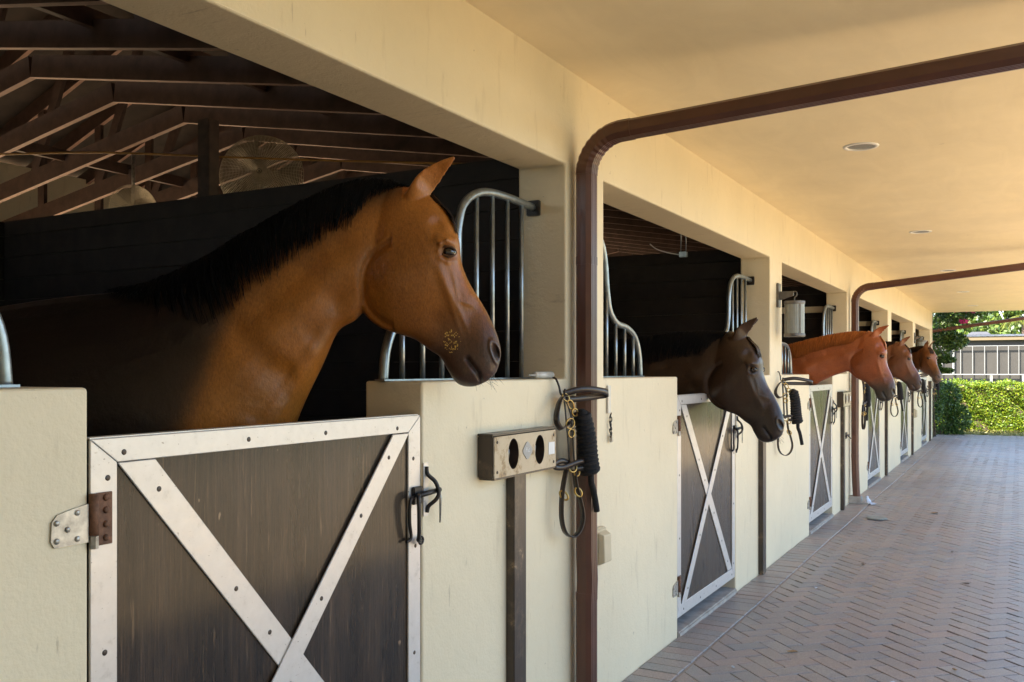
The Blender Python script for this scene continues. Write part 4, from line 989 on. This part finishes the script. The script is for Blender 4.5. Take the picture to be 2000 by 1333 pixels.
    fl = onhead * np.clip(1 - np.abs(Yh) / 0.05, 0, 1)                    # mouth slit also across the front
    co2 = H2 @ np.array(hrot).T
    # surface wobble of muscles on neck and shoulder
    nx = co2[:, 0]; nz = co2[:, 2]
    nside = (1 - onhead) * np.clip(np.abs(co2[:, 1]) / 0.04, 0, 1) * np.sign(co2[:, 1]); a0, b0 = neck[1], neck[4]
    lerp = lambda st_, t_: Vector((st_[0].x * (1 - t_) + st_[1].x * t_, 0, st_[0].z * (1 - t_) + st_[1].z * t_))
    for t0, t1, am_, sg_ in ((0.80, 0.80, -0.013, 0.020), (0.62, 0.58, 0.010, 0.035), (0.45, 0.40, -0.009, 0.026), (0.92, 0.92, 0.006, 0.015)):
        for q0, q1 in zip(neck[1:5], neck[2:6]): co2[:, 1] += nside * am_ * 0.45 * gauss(seg_d2(nx, nz, lerp(q0, t0), lerp(q1, t1)), sg_)
    co2[:, 1] += nside * -0.009 * gauss(seg_d2(nx, nz, lerp(neck[5], 0.15), lerp(neck[4], 0.92)), 0.03)
    wob = 0.006 * np.sin(nx * 9 + nz * 6) * np.sin(nz * 11 - nx * 4) * (1 - onhead); co2[:, 1] += np.sign(co2[:, 1]) * wob * np.clip(np.abs(co2[:, 1]) / 0.05, 0, 1)
    ev.vertices.foreach_set('co', co2.ravel()); ev.update()
    # coat pattern, with shade painted along the topline and on the cheek
    base, muzzle, dark = (np.array(c) for c in colors)
    mz = 1 / (1 + np.exp(-((X * 0.39 - Z * 0.92) - 0.455) / 0.030)) * onhead
    ey = np.exp(-((X - P(880, 497).x) ** 2 + (Z - P(880, 497).z) ** 2) / (2 * 0.016 ** 2)) * onhead * 0.55
    no = np.clip(np.exp(-nos * 0.9), 0, 1) * onhead * 0.8
    mo = np.clip(gauss(np.minimum(seg_d2(X, Z, P(941, 752), P(934, 728)), seg_d2(X, Z, P(934, 728), P(914, 702))), 0.004), 0, 1) * onhead * 0.7
    legm = 1 / (1 + np.exp(((nz + pz) - 0.62) / 0.06))
    dcr = np.full(n, 9.0)
    for a_, b2 in zip(nk[:-1], nk[1:]): dcr = np.minimum(dcr, np.sqrt(seg_d2(nx, nz, Vector((a_[0], 0, a_[1])), Vector((b2[0], 0, b2[1])))))
    wid = topline_mane_shade[0] + topline_mane_shade[1] * np.clip(-nx - 0.12, 0, 1.2) + topline_mane_shade[3] * np.clip(-nx - 0.52, 0, 1.2)  # dark band under the mane, plus painted shade deepening into the stall
    so = (1 - onhead) / (1 + np.exp((dcr - wid) / (0.030 + 0.06 * np.clip(-nx - 0.3, 0, 1)))) * (nx < -0.02) * topline_mane_shade[2]
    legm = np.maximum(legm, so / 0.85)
    f = np.clip(np.maximum.reduce([mz, ey]), 0, 1)[:, None]; cheek_shade = (0.38 * np.exp(-((X - P(800, 560).x) ** 2 / (2 * 0.075 ** 2) + (Z - P(800, 560).z) ** 2 / (2 * 0.085 ** 2))) * onhead)[:, None]; bs = base * (1 - cheek_shade) + base * np.array((0.45, 0.42, 0.5)) * cheek_shade; c = bs * (1 - f) + muzzle * f  # cheek darkened, partly as painted shading of the side away from the light
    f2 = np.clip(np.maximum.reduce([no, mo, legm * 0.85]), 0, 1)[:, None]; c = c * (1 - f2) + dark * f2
    at = ev.color_attributes.new('coat', 'FLOAT_COLOR', 'POINT')
    at.data.foreach_set('color', np.hstack([c, np.ones((n, 1))]).astype(np.float32).ravel())
    ev.materials.clear(); ev.materials.append(M['coat']); ev.polygons.foreach_set('use_smooth', [True] * len(ev.polygons)); ev.name = 'body'
    body = bpy.data.objects.new('body', ev); col.objects.link(body); body.parent = root; body.location = (0, 0, pz)
    # eyes and lids
    ec = P(879, 499)
    for s in (-1, 1):
        m_ = (np.abs(X - ec.x) < 0.012) & (np.abs(Z - ec.z) < 0.012) & (sgn == s)
        ysurf = (np.abs(H2[m_, 1]).max() if m_.any() else 0.085)
        cc = Vector((ec.x, s * (ysurf - 0.010), ec.z))
        em = MB(); em.lathe([(0.0195 * math.sin(t) + 1e-5, 0.0195 * math.cos(t)) for t in np.linspace(0, math.pi, 15)], (0, 0, 0), 20)
        em.v = [tuple(hrot @ (Vector((p[0] * 1.18, p[1], p[2])) + cc)) for p in em.v]
        eo = em.build('eye', 'eye', body, True)
        for up in (1, -1):
            lid = []
            for t in np.linspace(0, math.pi, 13):
                lid.append(hrot @ (cc + Vector((0.0250 * math.cos(t) , s * (0.0090 + 0.0075 * math.sin(t)), up * (0.0165 if up > 0 else 0.0145) * math.sin(t) - 0.14 * 0.0225 * math.cos(t)))))
            lo = MB().tube(lid, [0.0014 + (0.0030 if up > 0 else 0.0022) * math.sin(t) for t in np.linspace(0, math.pi, 13)], 8).build('eyelid', None, eo, True)
            lo.data.materials.append(M['lid_' + name])
    # mane and forelock
    mmat, mphi, x_from = mane
    st = nk; crest = []
    mb = MB(); r_ = random.Random(3)
    idxs = [i for i in range(len(st)) if st[i][0] > x_from and st[i][0] < 0.02]
    if idxs:
        lo, hi = min(idxs), max(idxs); N = 1500
        for k in range(N):
            fi = lo + (hi - lo) * (k / N) + r_.uniform(-0.3, 0.3); fi = max(lo, min(hi - 0.001, fi)); i0 = int(fi); s0 = st[i0] * (1 - fi + i0) + st[min(i0 + 1, len(st) - 1)] * (fi - i0)
            ph = mphi * mane_len * ((0.42 + 0.72 * r_.random() ** 0.7) if mphi > 1 else r_.uniform(0.9, 1.04)); ph *= min(1.0, 0.30 + max(0.0, -s0[0] - 0.03) * 5.0) * min(1.0, 0.15 + max(0.0, s0[0] - x_from) * 3.2); slant = r_.uniform(-0.03, 0.012); w = r_.uniform(0.003, 0.007); off0 = r_.uniform(0.002, 0.009)
            vs = []; segs = 9
            for q in range(segs + 1):
                t = q / segs; p_ = Vector(ring_pt(s0, max(-0.12, -0.12 + (ph + 0.12) * t), off0 + 0.004 * math.sin(t * 6 + k)))
                wav = 0.004 * math.sin(t * 7 + k * 1.7)
                ww = w * (1 - t ** 3 * 0.85); xx = Vector((slant * t * t + wav, 0, 0))
                vs += [p_ + xx + Vector((-ww / 2, 0, 0)), p_ + xx + Vector((0, -0.003, 0.001)), p_ + xx + Vector((ww / 2, 0, 0))]
            mb.add(vs, [(q * 3 + j, q * 3 + j + 1, q * 3 + j + 4, q * 3 + j + 3) for q in range(segs) for j in (0, 1)])
        mo_ = mb.build('mane', mmat, root, True); mo_.location = (0, 0, pz)
    mb = MB()
    for k in range(120):
        a = P(838 + r_.uniform(-14, 10), 381 + r_.uniform(-5, 3)) + Vector((0, r_.uniform(-0.028, 0.028), 0.0)); yy = a.y
        e_ = r_.uniform(0.2, 1.15)
        yy -= 0.012
        path = [a + Vector((0, 0, -0.012)), P(866, 406) + Vector((0.0, yy * 1.1, 0)), P(883, 428) + Vector((0.002, yy * 1.2, 0)), P(884 + 9 * e_, 428 + 32 * e_) + Vector((0.001 - abs(yy) * 0.12, yy * 1.25 + r_.uniform(-0.012, 0.012), 0))]
        pts = [hrot @ p for p in cat_rom(path, 4)]
        mb.tube(pts, [0.0030 * (1 - 0.85 * (q / (len(pts) - 1)) ** 2) for q in range(len(pts))], 4)
    fo = mb.build('forelock', 'hair_brown' if mmat == 'hair_black' else mmat, root, True); fo.location = (0, 0, pz)
    mb = MB()
    for k in range(18):
        a = P(r_.uniform(915, 968), r_.uniform(715, 748)); sy = r_.choice((-1, 1)) * r_.uniform(0.02, 0.045)
        d_ = Vector((r_.uniform(0.2, 0.9), sy * 12, r_.uniform(-1.0, -0.2))).normalized() * r_.uniform(0.02, 0.045)
        p0 = a + Vector((0, sy, 0)); mb.tube([hrot @ p0, hrot @ (p0 + d_ * 0.5), hrot @ (p0 + d_ + Vector((0, 0, -0.006)))], [0.0006, 0.0005, 0.0002], 4)
    wk = mb.build('whiskers', 'hair_brown', root); wk.location = (0, 0, pz); wk['kind'] = 'stuff'
    if grain:
        mb = MB(); tri = [(p.vertices[0]) for p in ev.polygons]
        pc, pn = [], []
        for v_ in ev.vertices:
            pass
        sel = np.where((sgn < 0) & (np.hypot((X - P(884, 668).x) / 0.028, (Z - P(884, 668).z) / 0.036) < 1) )[0]
        nrm = np.empty(n * 3); ev.vertices.foreach_get('normal', nrm); nrm = nrm.reshape(-1, 3)
        for k in range(70):
            i = int(r_.choice(list(sel))); p = Vector(co2[i]) + Vector(nrm[i]) * 0.0028; u = Vector(nrm[i]).orthogonal().normalized(); w = Vector(nrm[i]).cross(u); a = r_.uniform(0, 6.28); u, w = u * math.cos(a) + w * math.sin(a), w * math.cos(a) - u * math.sin(a)
            L_ = r_.uniform(0.0018, 0.0045); q = Vector(nrm[i]) * 0.0012
            mb.add([p - u * L_, p - w * L_ * 0.5, p + u * L_, p + w * L_ * 0.5, p + q], [(0, 1, 4), (1, 2, 4), (2, 3, 4), (3, 0, 4)])
        g = mb.build('grain_crumbs', 'grain', root); g.location = (0, 0, pz); g['kind'] = 'stuff'
    return tag(root, label, 'horse', 'horses looking out of their stalls')
def body_tail(wz, cb, x0):            # withers height and chest bottom relative to the poll, x of the withers
    return [(Vector((x0, 0, wz)), Vector((x0 + 0.32, 0, cb)), 0.20, 0.9, -0.05), (Vector((x0 - 0.25, 0, wz - 0.03)), Vector((x0 - 0.02, 0, cb - 0.10)), 0.26, 0.9, -0.06), (Vector((x0 - 0.75, 0, wz - 0.09)), Vector((x0 - 0.70, 0, cb - 0.14)), 0.30, 0.9, 0),
            (Vector((x0 - 1.25, 0, wz - 0.04)), Vector((x0 - 1.22, 0, cb - 0.02)), 0.28, 0.9, 0), (Vector((x0 - 1.55, 0, wz - 0.12)), Vector((x0 - 1.55, 0, cb + 0.20)), 0.18, 0.9, 0), (Vector((x0 - 1.66, 0, wz - 0.30)), Vector((x0 - 1.66, 0, cb + 0.45)), 0.06, 1.0, 0)]
for nm, c in (('bay', (0.13, 0.055, 0.020)), ('dark', (0.030, 0.019, 0.013)), ('chestnut', (0.15, 0.05, 0.02)), ('bay2', (0.08, 0.032, 0.015)), ('bay3', (0.09, 0.04, 0.018))): simple('lid_' + nm, c, 0.4, var=0.1)
neck1 = [(P(800, 372), P(716, 598), 0.058, 1.0, 0), (P(745, 356), P(694, 626), 0.074, 0.95, -0.1), (P(680, 362), P(658, 650), 0.082, 0.95, -0.15), (P(590, 400), P(627, 718), 0.095, 0.95, -0.2), (P(490, 455), P(592, 792), 0.118, 0.95, -0.22), (P(390, 515), P(552, 880), 0.150, 0.95, -0.18)] + body_tail(-0.30, -1.02, -0.86)
horse('bay', (-0.028, 2.427, 2.064), YAW, 0.0, neck1, ((0.345, 0.122, 0.019), (0.075, 0.040, 0.027), (0.010, 0.008, 0.007)), ('hair_black', 1.12, -0.95), 'big bay horse with black mane and yellow grain crumbs on its dark muzzle', 0.0048, grain=True, topline_mane_shade=(0.115, 0.17, 0.97, 2.2))
def neck_low(dz, drop=0.0, tz=-0.36):
    V3 = lambda x, z: Vector((x, 0, z))
    return [(V3(0.0, 0.0), V3(-0.085, -0.30), 0.058, 1.0, 0), (V3(-0.09, 0.018), V3(-0.155, tz), 0.074, 0.95, -0.1), (V3(-0.22, 0.025 - drop * 0.1), V3(-0.24, tz - 0.02), 0.082, 0.95, -0.15), (V3(-0.40, 0.015 - drop * 0.3), V3(-0.40, tz - 0.08), 0.095, 0.95, -0.2), (V3(-0.60, -0.005 - drop * 0.6), V3(-0.56, tz - 0.18), 0.118, 0.95, -0.22), (V3(-0.82, -0.03 - drop), V3(-0.70, tz - 0.33), 0.150, 0.95, -0.18)] + body_tail(-0.06 - dz, -0.86 - dz, -1.02)
horse('dark', (0.165, 5.58, 1.712), 0.0, R(1), neck_low(0.02), ((0.056, 0.030, 0.015), (0.030, 0.020, 0.015), (0.007, 0.006, 0.005)), ('hair_black', 1.15, -0.98), 'dark brown horse with black mane lowering its head over the stall door', 0.0072, topline_mane_shade=(0.12, 0.05, 0.9, 0.0), size=1.04)
horse('chestnut', (0.46, 9.30, 1.845), 0.0, R(9), neck_low(0.10, 0.08, -0.34), ((0.29, 0.078, 0.022), (0.05, 0.042, 0.032), (0.012, 0.009, 0.008)), ('hair_red', 0.98, -0.98), 'chestnut horse with neat red mane stretching its neck over the door', 0.0085, mane_len=1.2)
horse('bay2', (0.31, 12.98, 1.85), 0.0, R(2), neck_low(0.10, 0.05), ((0.17, 0.062, 0.024), (0.060, 0.036, 0.028), (0.010, 0.008, 0.008)), ('hair_brown', 1.05, -0.98), 'reddish bay horse with dark mane, its head just past the chestnut horse', 0.010)
horse('bay3', (0.34, 16.72, 1.88), R(-50), R(-6), neck_low(0.12, 0.05), ((0.22, 0.085, 0.030), (0.13, 0.085, 0.06), (0.03, 0.02, 0.015)), ('hair_brown', 1.0, -0.98), 'farthest bay horse facing out beside a lantern, both ears up', 0.011)

# ------------------------------------------------------------------ greenery, house, trees beyond
nrg = np.random.default_rng(11)
def leaf_mesh(name, pts, size, m, parent=None, up=0.3, asp=0.55):
    n = len(pts); a = nrg.normal(size=(n, 3)); a[:, 2] += up; a /= np.linalg.norm(a, axis=1)[:, None]
    b_ = np.cross(a, nrg.normal(size=(n, 3))); b_ /= np.linalg.norm(b_, axis=1)[:, None]; c = np.cross(a, b_)
    s = size * nrg.uniform(0.6, 1.3, (n, 1)); pts = np.asarray(pts)
    q = np.stack([pts - b_ * s, pts - c * s * asp + a * s * 0.18, pts + b_ * s, pts + c * s * asp + a * s * 0.18], 1).reshape(-1, 3)
    me = bpy.data.meshes.new(name); f = np.arange(4 * n).reshape(-1, 4)
    me.vertices.add(4 * n); me.vertices.foreach_set('co', q.ravel()); me.loops.add(4 * n); me.loops.foreach_set('vertex_index', f.ravel())
    me.polygons.add(n); me.polygons.foreach_set('loop_start', np.arange(0, 4 * n, 4)); me.polygons.foreach_set('loop_total', np.full(n, 4)); me.update(); me.validate()
    me.materials.append(M[m]); o = bpy.data.objects.new(name, me); col.objects.link(o)
    if parent is not None: o.parent = parent
    return o
# clipped hedge
root = empty('hedge', (0, 26.0, 0))
def hedge_pts(n, x0, x1):
    p = nrg.uniform(size=(n, 3)); f = nrg.integers(0, 10, n)
    x = x0 + p[:, 0] * (x1 - x0); y = np.where(f < 6, 0.0 + np.abs(nrg.normal(0, 0.05, n)), p[:, 1] * 1.4); z = np.where(f < 6, p[:, 2] * 1.12, 1.12 + np.abs(nrg.normal(0, 0.055, n)) - 0.02)
    bumpv = 0.05 * np.sin(x * 5.1) * np.sin(z * 6.3 + x) + 0.04 * np.sin(x * 11 + z * 9)
    return np.stack([x, y - np.where(f < 6, bumpv, 0), z + np.where(f >= 6, bumpv * 0.6, 0)], 1)
leaf_mesh('foliage', hedge_pts(26000, -0.3, 3.6), 0.030, 'hedge_leaf', root)
leaf_mesh('foliage', hedge_pts(16000, 3.6, 14.0), 0.055, 'hedge_leaf', root)
core = MB(); core.box(-0.2, 13.9, 0.10, 1.35, 0.0, 1.07); core.build('inner_twigs', 'bark', root)
tag(root, 'long clipped bright green hedge across the end of the paving', 'hedge')
# dark shrub at the left of the hedge
def blob(n, c, r, shell=0.5):
    d_ = nrg.normal(size=(n, 3)); d_ /= np.linalg.norm(d_, axis=1)[:, None]; rr = shell + (1 - shell) * nrg.uniform(size=(n, 1)) ** 0.5
    return np.array(c) + d_ * rr * np.array(r)
def blobs(spec, n): return np.vstack([blob(n, c, r) for c, r in spec])
root = empty('shrub', (0.12, 23.9, 0))
leaf_mesh('foliage', blobs([((0.0, 0, 0.45), (0.38, 0.45, 0.5)), ((-0.25, 0.2, 0.8), (0.4, 0.4, 0.45)), ((0.12, -0.1, 0.85), (0.28, 0.35, 0.4)), ((0.3, 0.1, 0.35), (0.3, 0.4, 0.38))], 1500), 0.035, 'vine_leaf', root)
for k in range(5): MB().tube([(0.05 * k - 0.1, 0.04 * k - 0.1, 0), (0.12 * k - 0.25, 0.05, 0.5), (0.16 * k - 0.3, 0.1, 0.9)], [0.015, 0.01, 0.004], 6).build('stem', 'bark', root, True)
tag(root, 'dark green rounded shrub at the stable corner in front of the hedge', 'shrub')
# flowering vine on the end of the stable
root = empty('flowering_vine', (0.12, 22.78, 0))
leaf_mesh('foliage', blobs([((0.05, 0, 2.50), (0.30, 0.26, 0.48)), ((0.32, 0.1, 2.76), (0.42, 0.3, 0.22)), ((0.05, 0.05, 2.05), (0.26, 0.25, 0.40)), ((0.30, 0.0, 2.15), (0.30, 0.25, 0.20)), ((-0.08, 0.1, 1.55), (0.12, 0.2, 0.35)), ((0.16, 0.05, 1.74), (0.17, 0.15, 0.07)), ((0.12, 0.05, 1.50), (0.16, 0.15, 0.05)), ((-0.1, 0.2, 0.9), (0.2, 0.2, 0.6)), ((0.72, 0.3, 2.86), (0.35, 0.3, 0.16))], 620), 0.042, 'vine_leaf', root)
pp = np.vstack([blob(110, (0.50, -0.15, 2.58), (0.11, 0.1, 0.055), 0.2), blob(50, (0.62, 0.0, 2.80), (0.12, 0.1, 0.05), 0.2), blob(30, (0.3, -0.3, 2.83), (0.08, 0.08, 0.05), 0.2)])
leaf_mesh('blossom', pp, 0.022, 'petal', root)
for k in range(4): MB().tube(cat_rom([(-0.14 + 0.02 * k, 0.05, 0), (-0.12, 0.1 - 0.04 * k, 0.8), (-0.12 + 0.03 * k, 0.0, 1.6), (0.06 * k, 0.0, 2.6)], 4), 0.008, 6).build('stem', 'bark', root, True)
tag(root, 'climbing vine with magenta blossoms at the far end of the stable', 'vine')
# dry leaves and straw bits on the paving
for i, (x, y, a, s, m_) in enumerate(((0.62, 5.02, 0.4, 0.022, 'dry_leaf'), (0.46, 6.55, 1.2, 0.012, 'cloth_pale'), (0.63, 7.5, 2.0, 0.02, 'bark'), (1.35, 7.2, 0.2, 0.02, 'bark'), (1.15, 4.75, 0.9, 0.012, 'cloth_pale'), (0.9, 10.6, 0.5, 0.03, 'dry_leaf'), (0.42, 4.6, 2.4, 0.012, 'cloth_pale'), (1.40, 5.1, 2.4, 0.012, 'dry_leaf'), (1.2, 8.4, 1.4, 0.016, 'bark'))):
    mb = MB(); vs = [(math.cos(t) * s * 1.5, math.sin(t) * s * 0.6, 0.004 + 0.006 * abs(math.sin(t * 1.5))) for t in np.linspace(0, 2 * math.pi, 9)[:-1]] + [(0, 0, 0.002)]
    o = mb.add(vs, [(k, (k + 1) % 8, 8) for k in range(8)]).build('fallen_leaf', m_); o.location = (x, y, undul(x, y) + 0.001); o.rotation_euler = (0, 0, a)
    tag(o, ['curled tan leaf on the bricks across from the second stall door', 'tiny pale scrap on the bricks by the dark brown horse', 'small dark leaf on the bricks across from the halter at the lantern pillar', 'small dark leaf out in the middle of the herringbone bricks', 'tiny pale scrap out in the middle of the herringbone bricks', 'tan leaf on the bricks by the round drain cover', 'tiny pale scrap by the brick border beside the second stall', 'small tan leaf out in the middle of the herringbone bricks', 'small dark leaf on the bricks across from the chestnut horse'][i], 'leaf', 'litter on the paving')
# dry grass verge
vp = np.stack([nrg.uniform(-0.5, 9, 5200), nrg.uniform(24.15, 25.95, 5200), nrg.uniform(-0.045, 0.02, 5200)], 1)
foliage('verge_blade', (0.20, 0.19, 0.04), (0.30, 0.25, 0.08), (0.15, 0.18, 0.03))
o = leaf_mesh('verge_grass', vp, 0.045, 'verge_blade', None, 0.0, 0.25); o['kind'] = 'stuff'; o['label'] = 'dry yellowish grass verge in front of the hedge'; o['category'] = 'grass'

# house with screened lanai, far behind
HY = 60.0
def at(px, py, Y):
    u = (px - 1000) / 1800; dep = Y / (math.cos(YAW) + math.sin(YAW) * u)
    return CAM.x + (math.cos(YAW) * u - math.sin(YAW)) * dep, CAM.z - (py - 724) / 1800 * dep
house = empty('screened_house', (0, HY, 0)); tag(house, 'low house with grey metal roof and white-framed screen porch behind the hedge', 'house')
zr = at(1930, 676, HY)[1]; zm = at(1930, 732, HY)[1]; ze = at(1930, 664, HY)[1]
MB().box(-7, 9, 0.30, 0.34, -0.05, zr).build('screen', 'screen_mesh', house)
MB().box(-7, 9, 0.0, 0.08, zr - 0.012, zr + 0.02).build('top_beam', 'frame_white', house)
MB().box(-7, 9, 0.0, 0.08, zm - 0.02, zm + 0.035).build('mid_rail', 'frame_white', house)
for px, w in ((1862, 0.050), (1876, 0.015), (1899.5, 0.015), (1923, 0.015), (1948, 0.019), (1969.5, 0.015), (1990, 0.014)):
    x = at(px, 700, HY)[0]; MB().box(x - w, x + w, -0.02, 0.10, zm if w < 0.06 else -0.05, zr + 0.02).build('mullion', 'frame_white', house)
for x in (at(1936, 740, HY)[0], at(1999, 740, HY)[0], -3.5, -5.0, 5.0, 7.0): MB().box(x - 0.07, x + 0.07, -0.02, 0.10, -0.05, zm - 0.05).build('post', 'frame_white', house)
for x in (-2.3, -3.6, -4.9, 3.2, 4.4, 5.6, 6.8): MB().box(x - 0.022, x + 0.022, -0.02, 0.10, zm, zr + 0.02).build('mullion', 'frame_white', house)
MB().box(-7.5, 10, 0.5, 6.0, zr - 0.2, ze - 0.05).build('eave_shade_band', 'eave_shade_dark', house)  # dark slab under the eave, its shadow put into the colour
MB().box(-8, 10.5, 0.10, 0.20, ze - 0.02, ze + 0.20).build('fascia', 'fascia_tan', house)
zt = at(1890, 655, HY + 6)[1] - 0.1
mb = MB(); x0, x1 = -8.2, 10.7
for k in range(48):
    a = x0 + (x1 - x0) * k / 48; b_ = a + (x1 - x0) / 48 * 0.82
    f = lambda x, t: x + (1.0 - x) * 0.42 * t
    mb.add([(a, 0.05, ze + 0.20), (b_, 0.05, ze + 0.20), (f(b_, 1), 7.0, zt + 0.15), (f(a, 1), 7.0, zt + 0.15)], [(0, 1, 2, 3)])
    c_ = x0 + (x1 - x0) * (k + 1) / 48
    mb.add([(b_, 0.05, ze + 0.215), (c_, 0.05, ze + 0.215), (f(c_, 1), 7.0, zt + 0.165), (f(b_, 1), 7.0, zt + 0.165)], [(0, 1, 2, 3)])
mb.add([(x0, 0.05, ze + 0.19), (x1, 0.05, ze + 0.19), (x1, 13.0, ze + 0.19), (x0, 13.0, ze + 0.19)], [(0, 1, 2, 3)])
rf = mb.build('roof', 'roof_grey', house)
cx, cz = at(1912, 648, HY + 7)
mb = MB(); mb.add([(cx - 0.7, 7.0, zt + 0.16), (cx + 0.7, 7.0, zt + 0.16), (cx + 0.45, 7.6, zt + 0.36), (cx - 0.45, 7.6, zt + 0.36), (cx + 0.7, 9, zt + 0.16), (cx - 0.7, 9, zt + 0.16)], [(0, 1, 2, 3), (1, 4, 2), (0, 3, 5), (2, 4, 5, 3)]); mb.build('ridge_cap', 'roof_grey', rf)

def tree(name, x, y, h, r, label, m='tree_leaf', n=5200, leaf=0.20, group='trees beyond the house'):
    root = empty(name, (x, y, 0))
    MB().tube(cat_rom([(0, 0, -0.05), (0.1, 0, h * 0.3), (-0.1, 0.1, h * 0.6), (0, 0, h * 0.85)], 4), [0.32 - 0.02 * k for k in range(13)], 9).build('trunk', 'bark', root, True)
    spec = []
    rg = random.Random(int(x * 13 + y))
    for k in range(14):
        a = rg.uniform(0, 6.28); q = rg.uniform(0.1, 0.75) * r; zz = rg.uniform(0.22, 0.95) * h
        spec.append(((q * math.cos(a), q * math.sin(a), zz), (r * rg.uniform(0.28, 0.5), r * rg.uniform(0.28, 0.5), h * rg.uniform(0.10, 0.17))))
        MB().tube([(0, 0, zz * 0.6), (q * 0.5 * math.cos(a), q * 0.5 * math.sin(a), zz * 0.82), (q * math.cos(a), q * math.sin(a), zz)], [0.10, 0.06, 0.02], 6).build('limb', 'bark', root, True)
    leaf_mesh('crown', blobs(spec, n // 14), leaf, m, root)
    return tag(root, label, 'tree', group)
tree('broadleaf_tree', -4.5, 76, 9.0, 4.0, 'dense green tree rising behind the left of the screened house')
tree('broadleaf_tree', -0.8, 80, 8.2, 3.6, 'bushy green tree straight behind the house roof')
tree('broadleaf_tree', 1.0, 92, 8.6, 2.4, 'lower green tree behind the house beside the palm')
tree('broadleaf_tree', 6.5, 84, 8.0, 3.4, 'broad green tree standing right of the palm')
tree('broadleaf_tree', -9.0, 78, 10.0, 4.5, 'tall green tree behind the stable end')
tree('broadleaf_tree', 9.5, 40, 7.0, 3.2, 'round green tree on the lawn beyond the courtyard', group='lawn trees', n=4200)
tree('broadleaf_tree', 14.5, 30, 7.5, 3.4, 'spreading green tree on the lawn past the hedge end', group='lawn trees', n=4200)
root = empty('palm_tree', (1.95, 74, 0))
MB().tube([(0, 0, -0.05), (0.05, 0, 2.4), (0, 0, 4.7)], [0.16, 0.13, 0.12], 10).build('trunk', 'bark', root, True)
for k in range(16):
    a = 2 * math.pi * k / 16; dz = 0.5 + 0.5 * math.sin(k * 2.4)
    mb = MB(); sp = cat_rom([(0, 0, 4.65), (0.45 * math.cos(a), 0.45 * math.sin(a), 5.0 + 0.35 * dz), (0.95 * math.cos(a), 0.95 * math.sin(a), 4.9 + 0.3 * dz), (1.3 * math.cos(a), 1.3 * math.sin(a), 4.4 + 0.3 * dz)], 5)
    for i, p in enumerate(sp[2:]):
        sd_ = Vector((-math.sin(a), math.cos(a), 0)); fw = Vector((math.cos(a), math.sin(a), 0))
        for s in (-1, 1): mb.add([p, p + fw * 0.07, p + sd_ * s * 0.36 + fw * 0.2 - Vector((0, 0, 0.14))], [(0, 1, 2)])
    mb.tube(sp, 0.012, 5); mb.build('frond', 'palm_leaf', root)
tag(root, 'yellowish palm with slim trunk behind the house roof', 'palm')
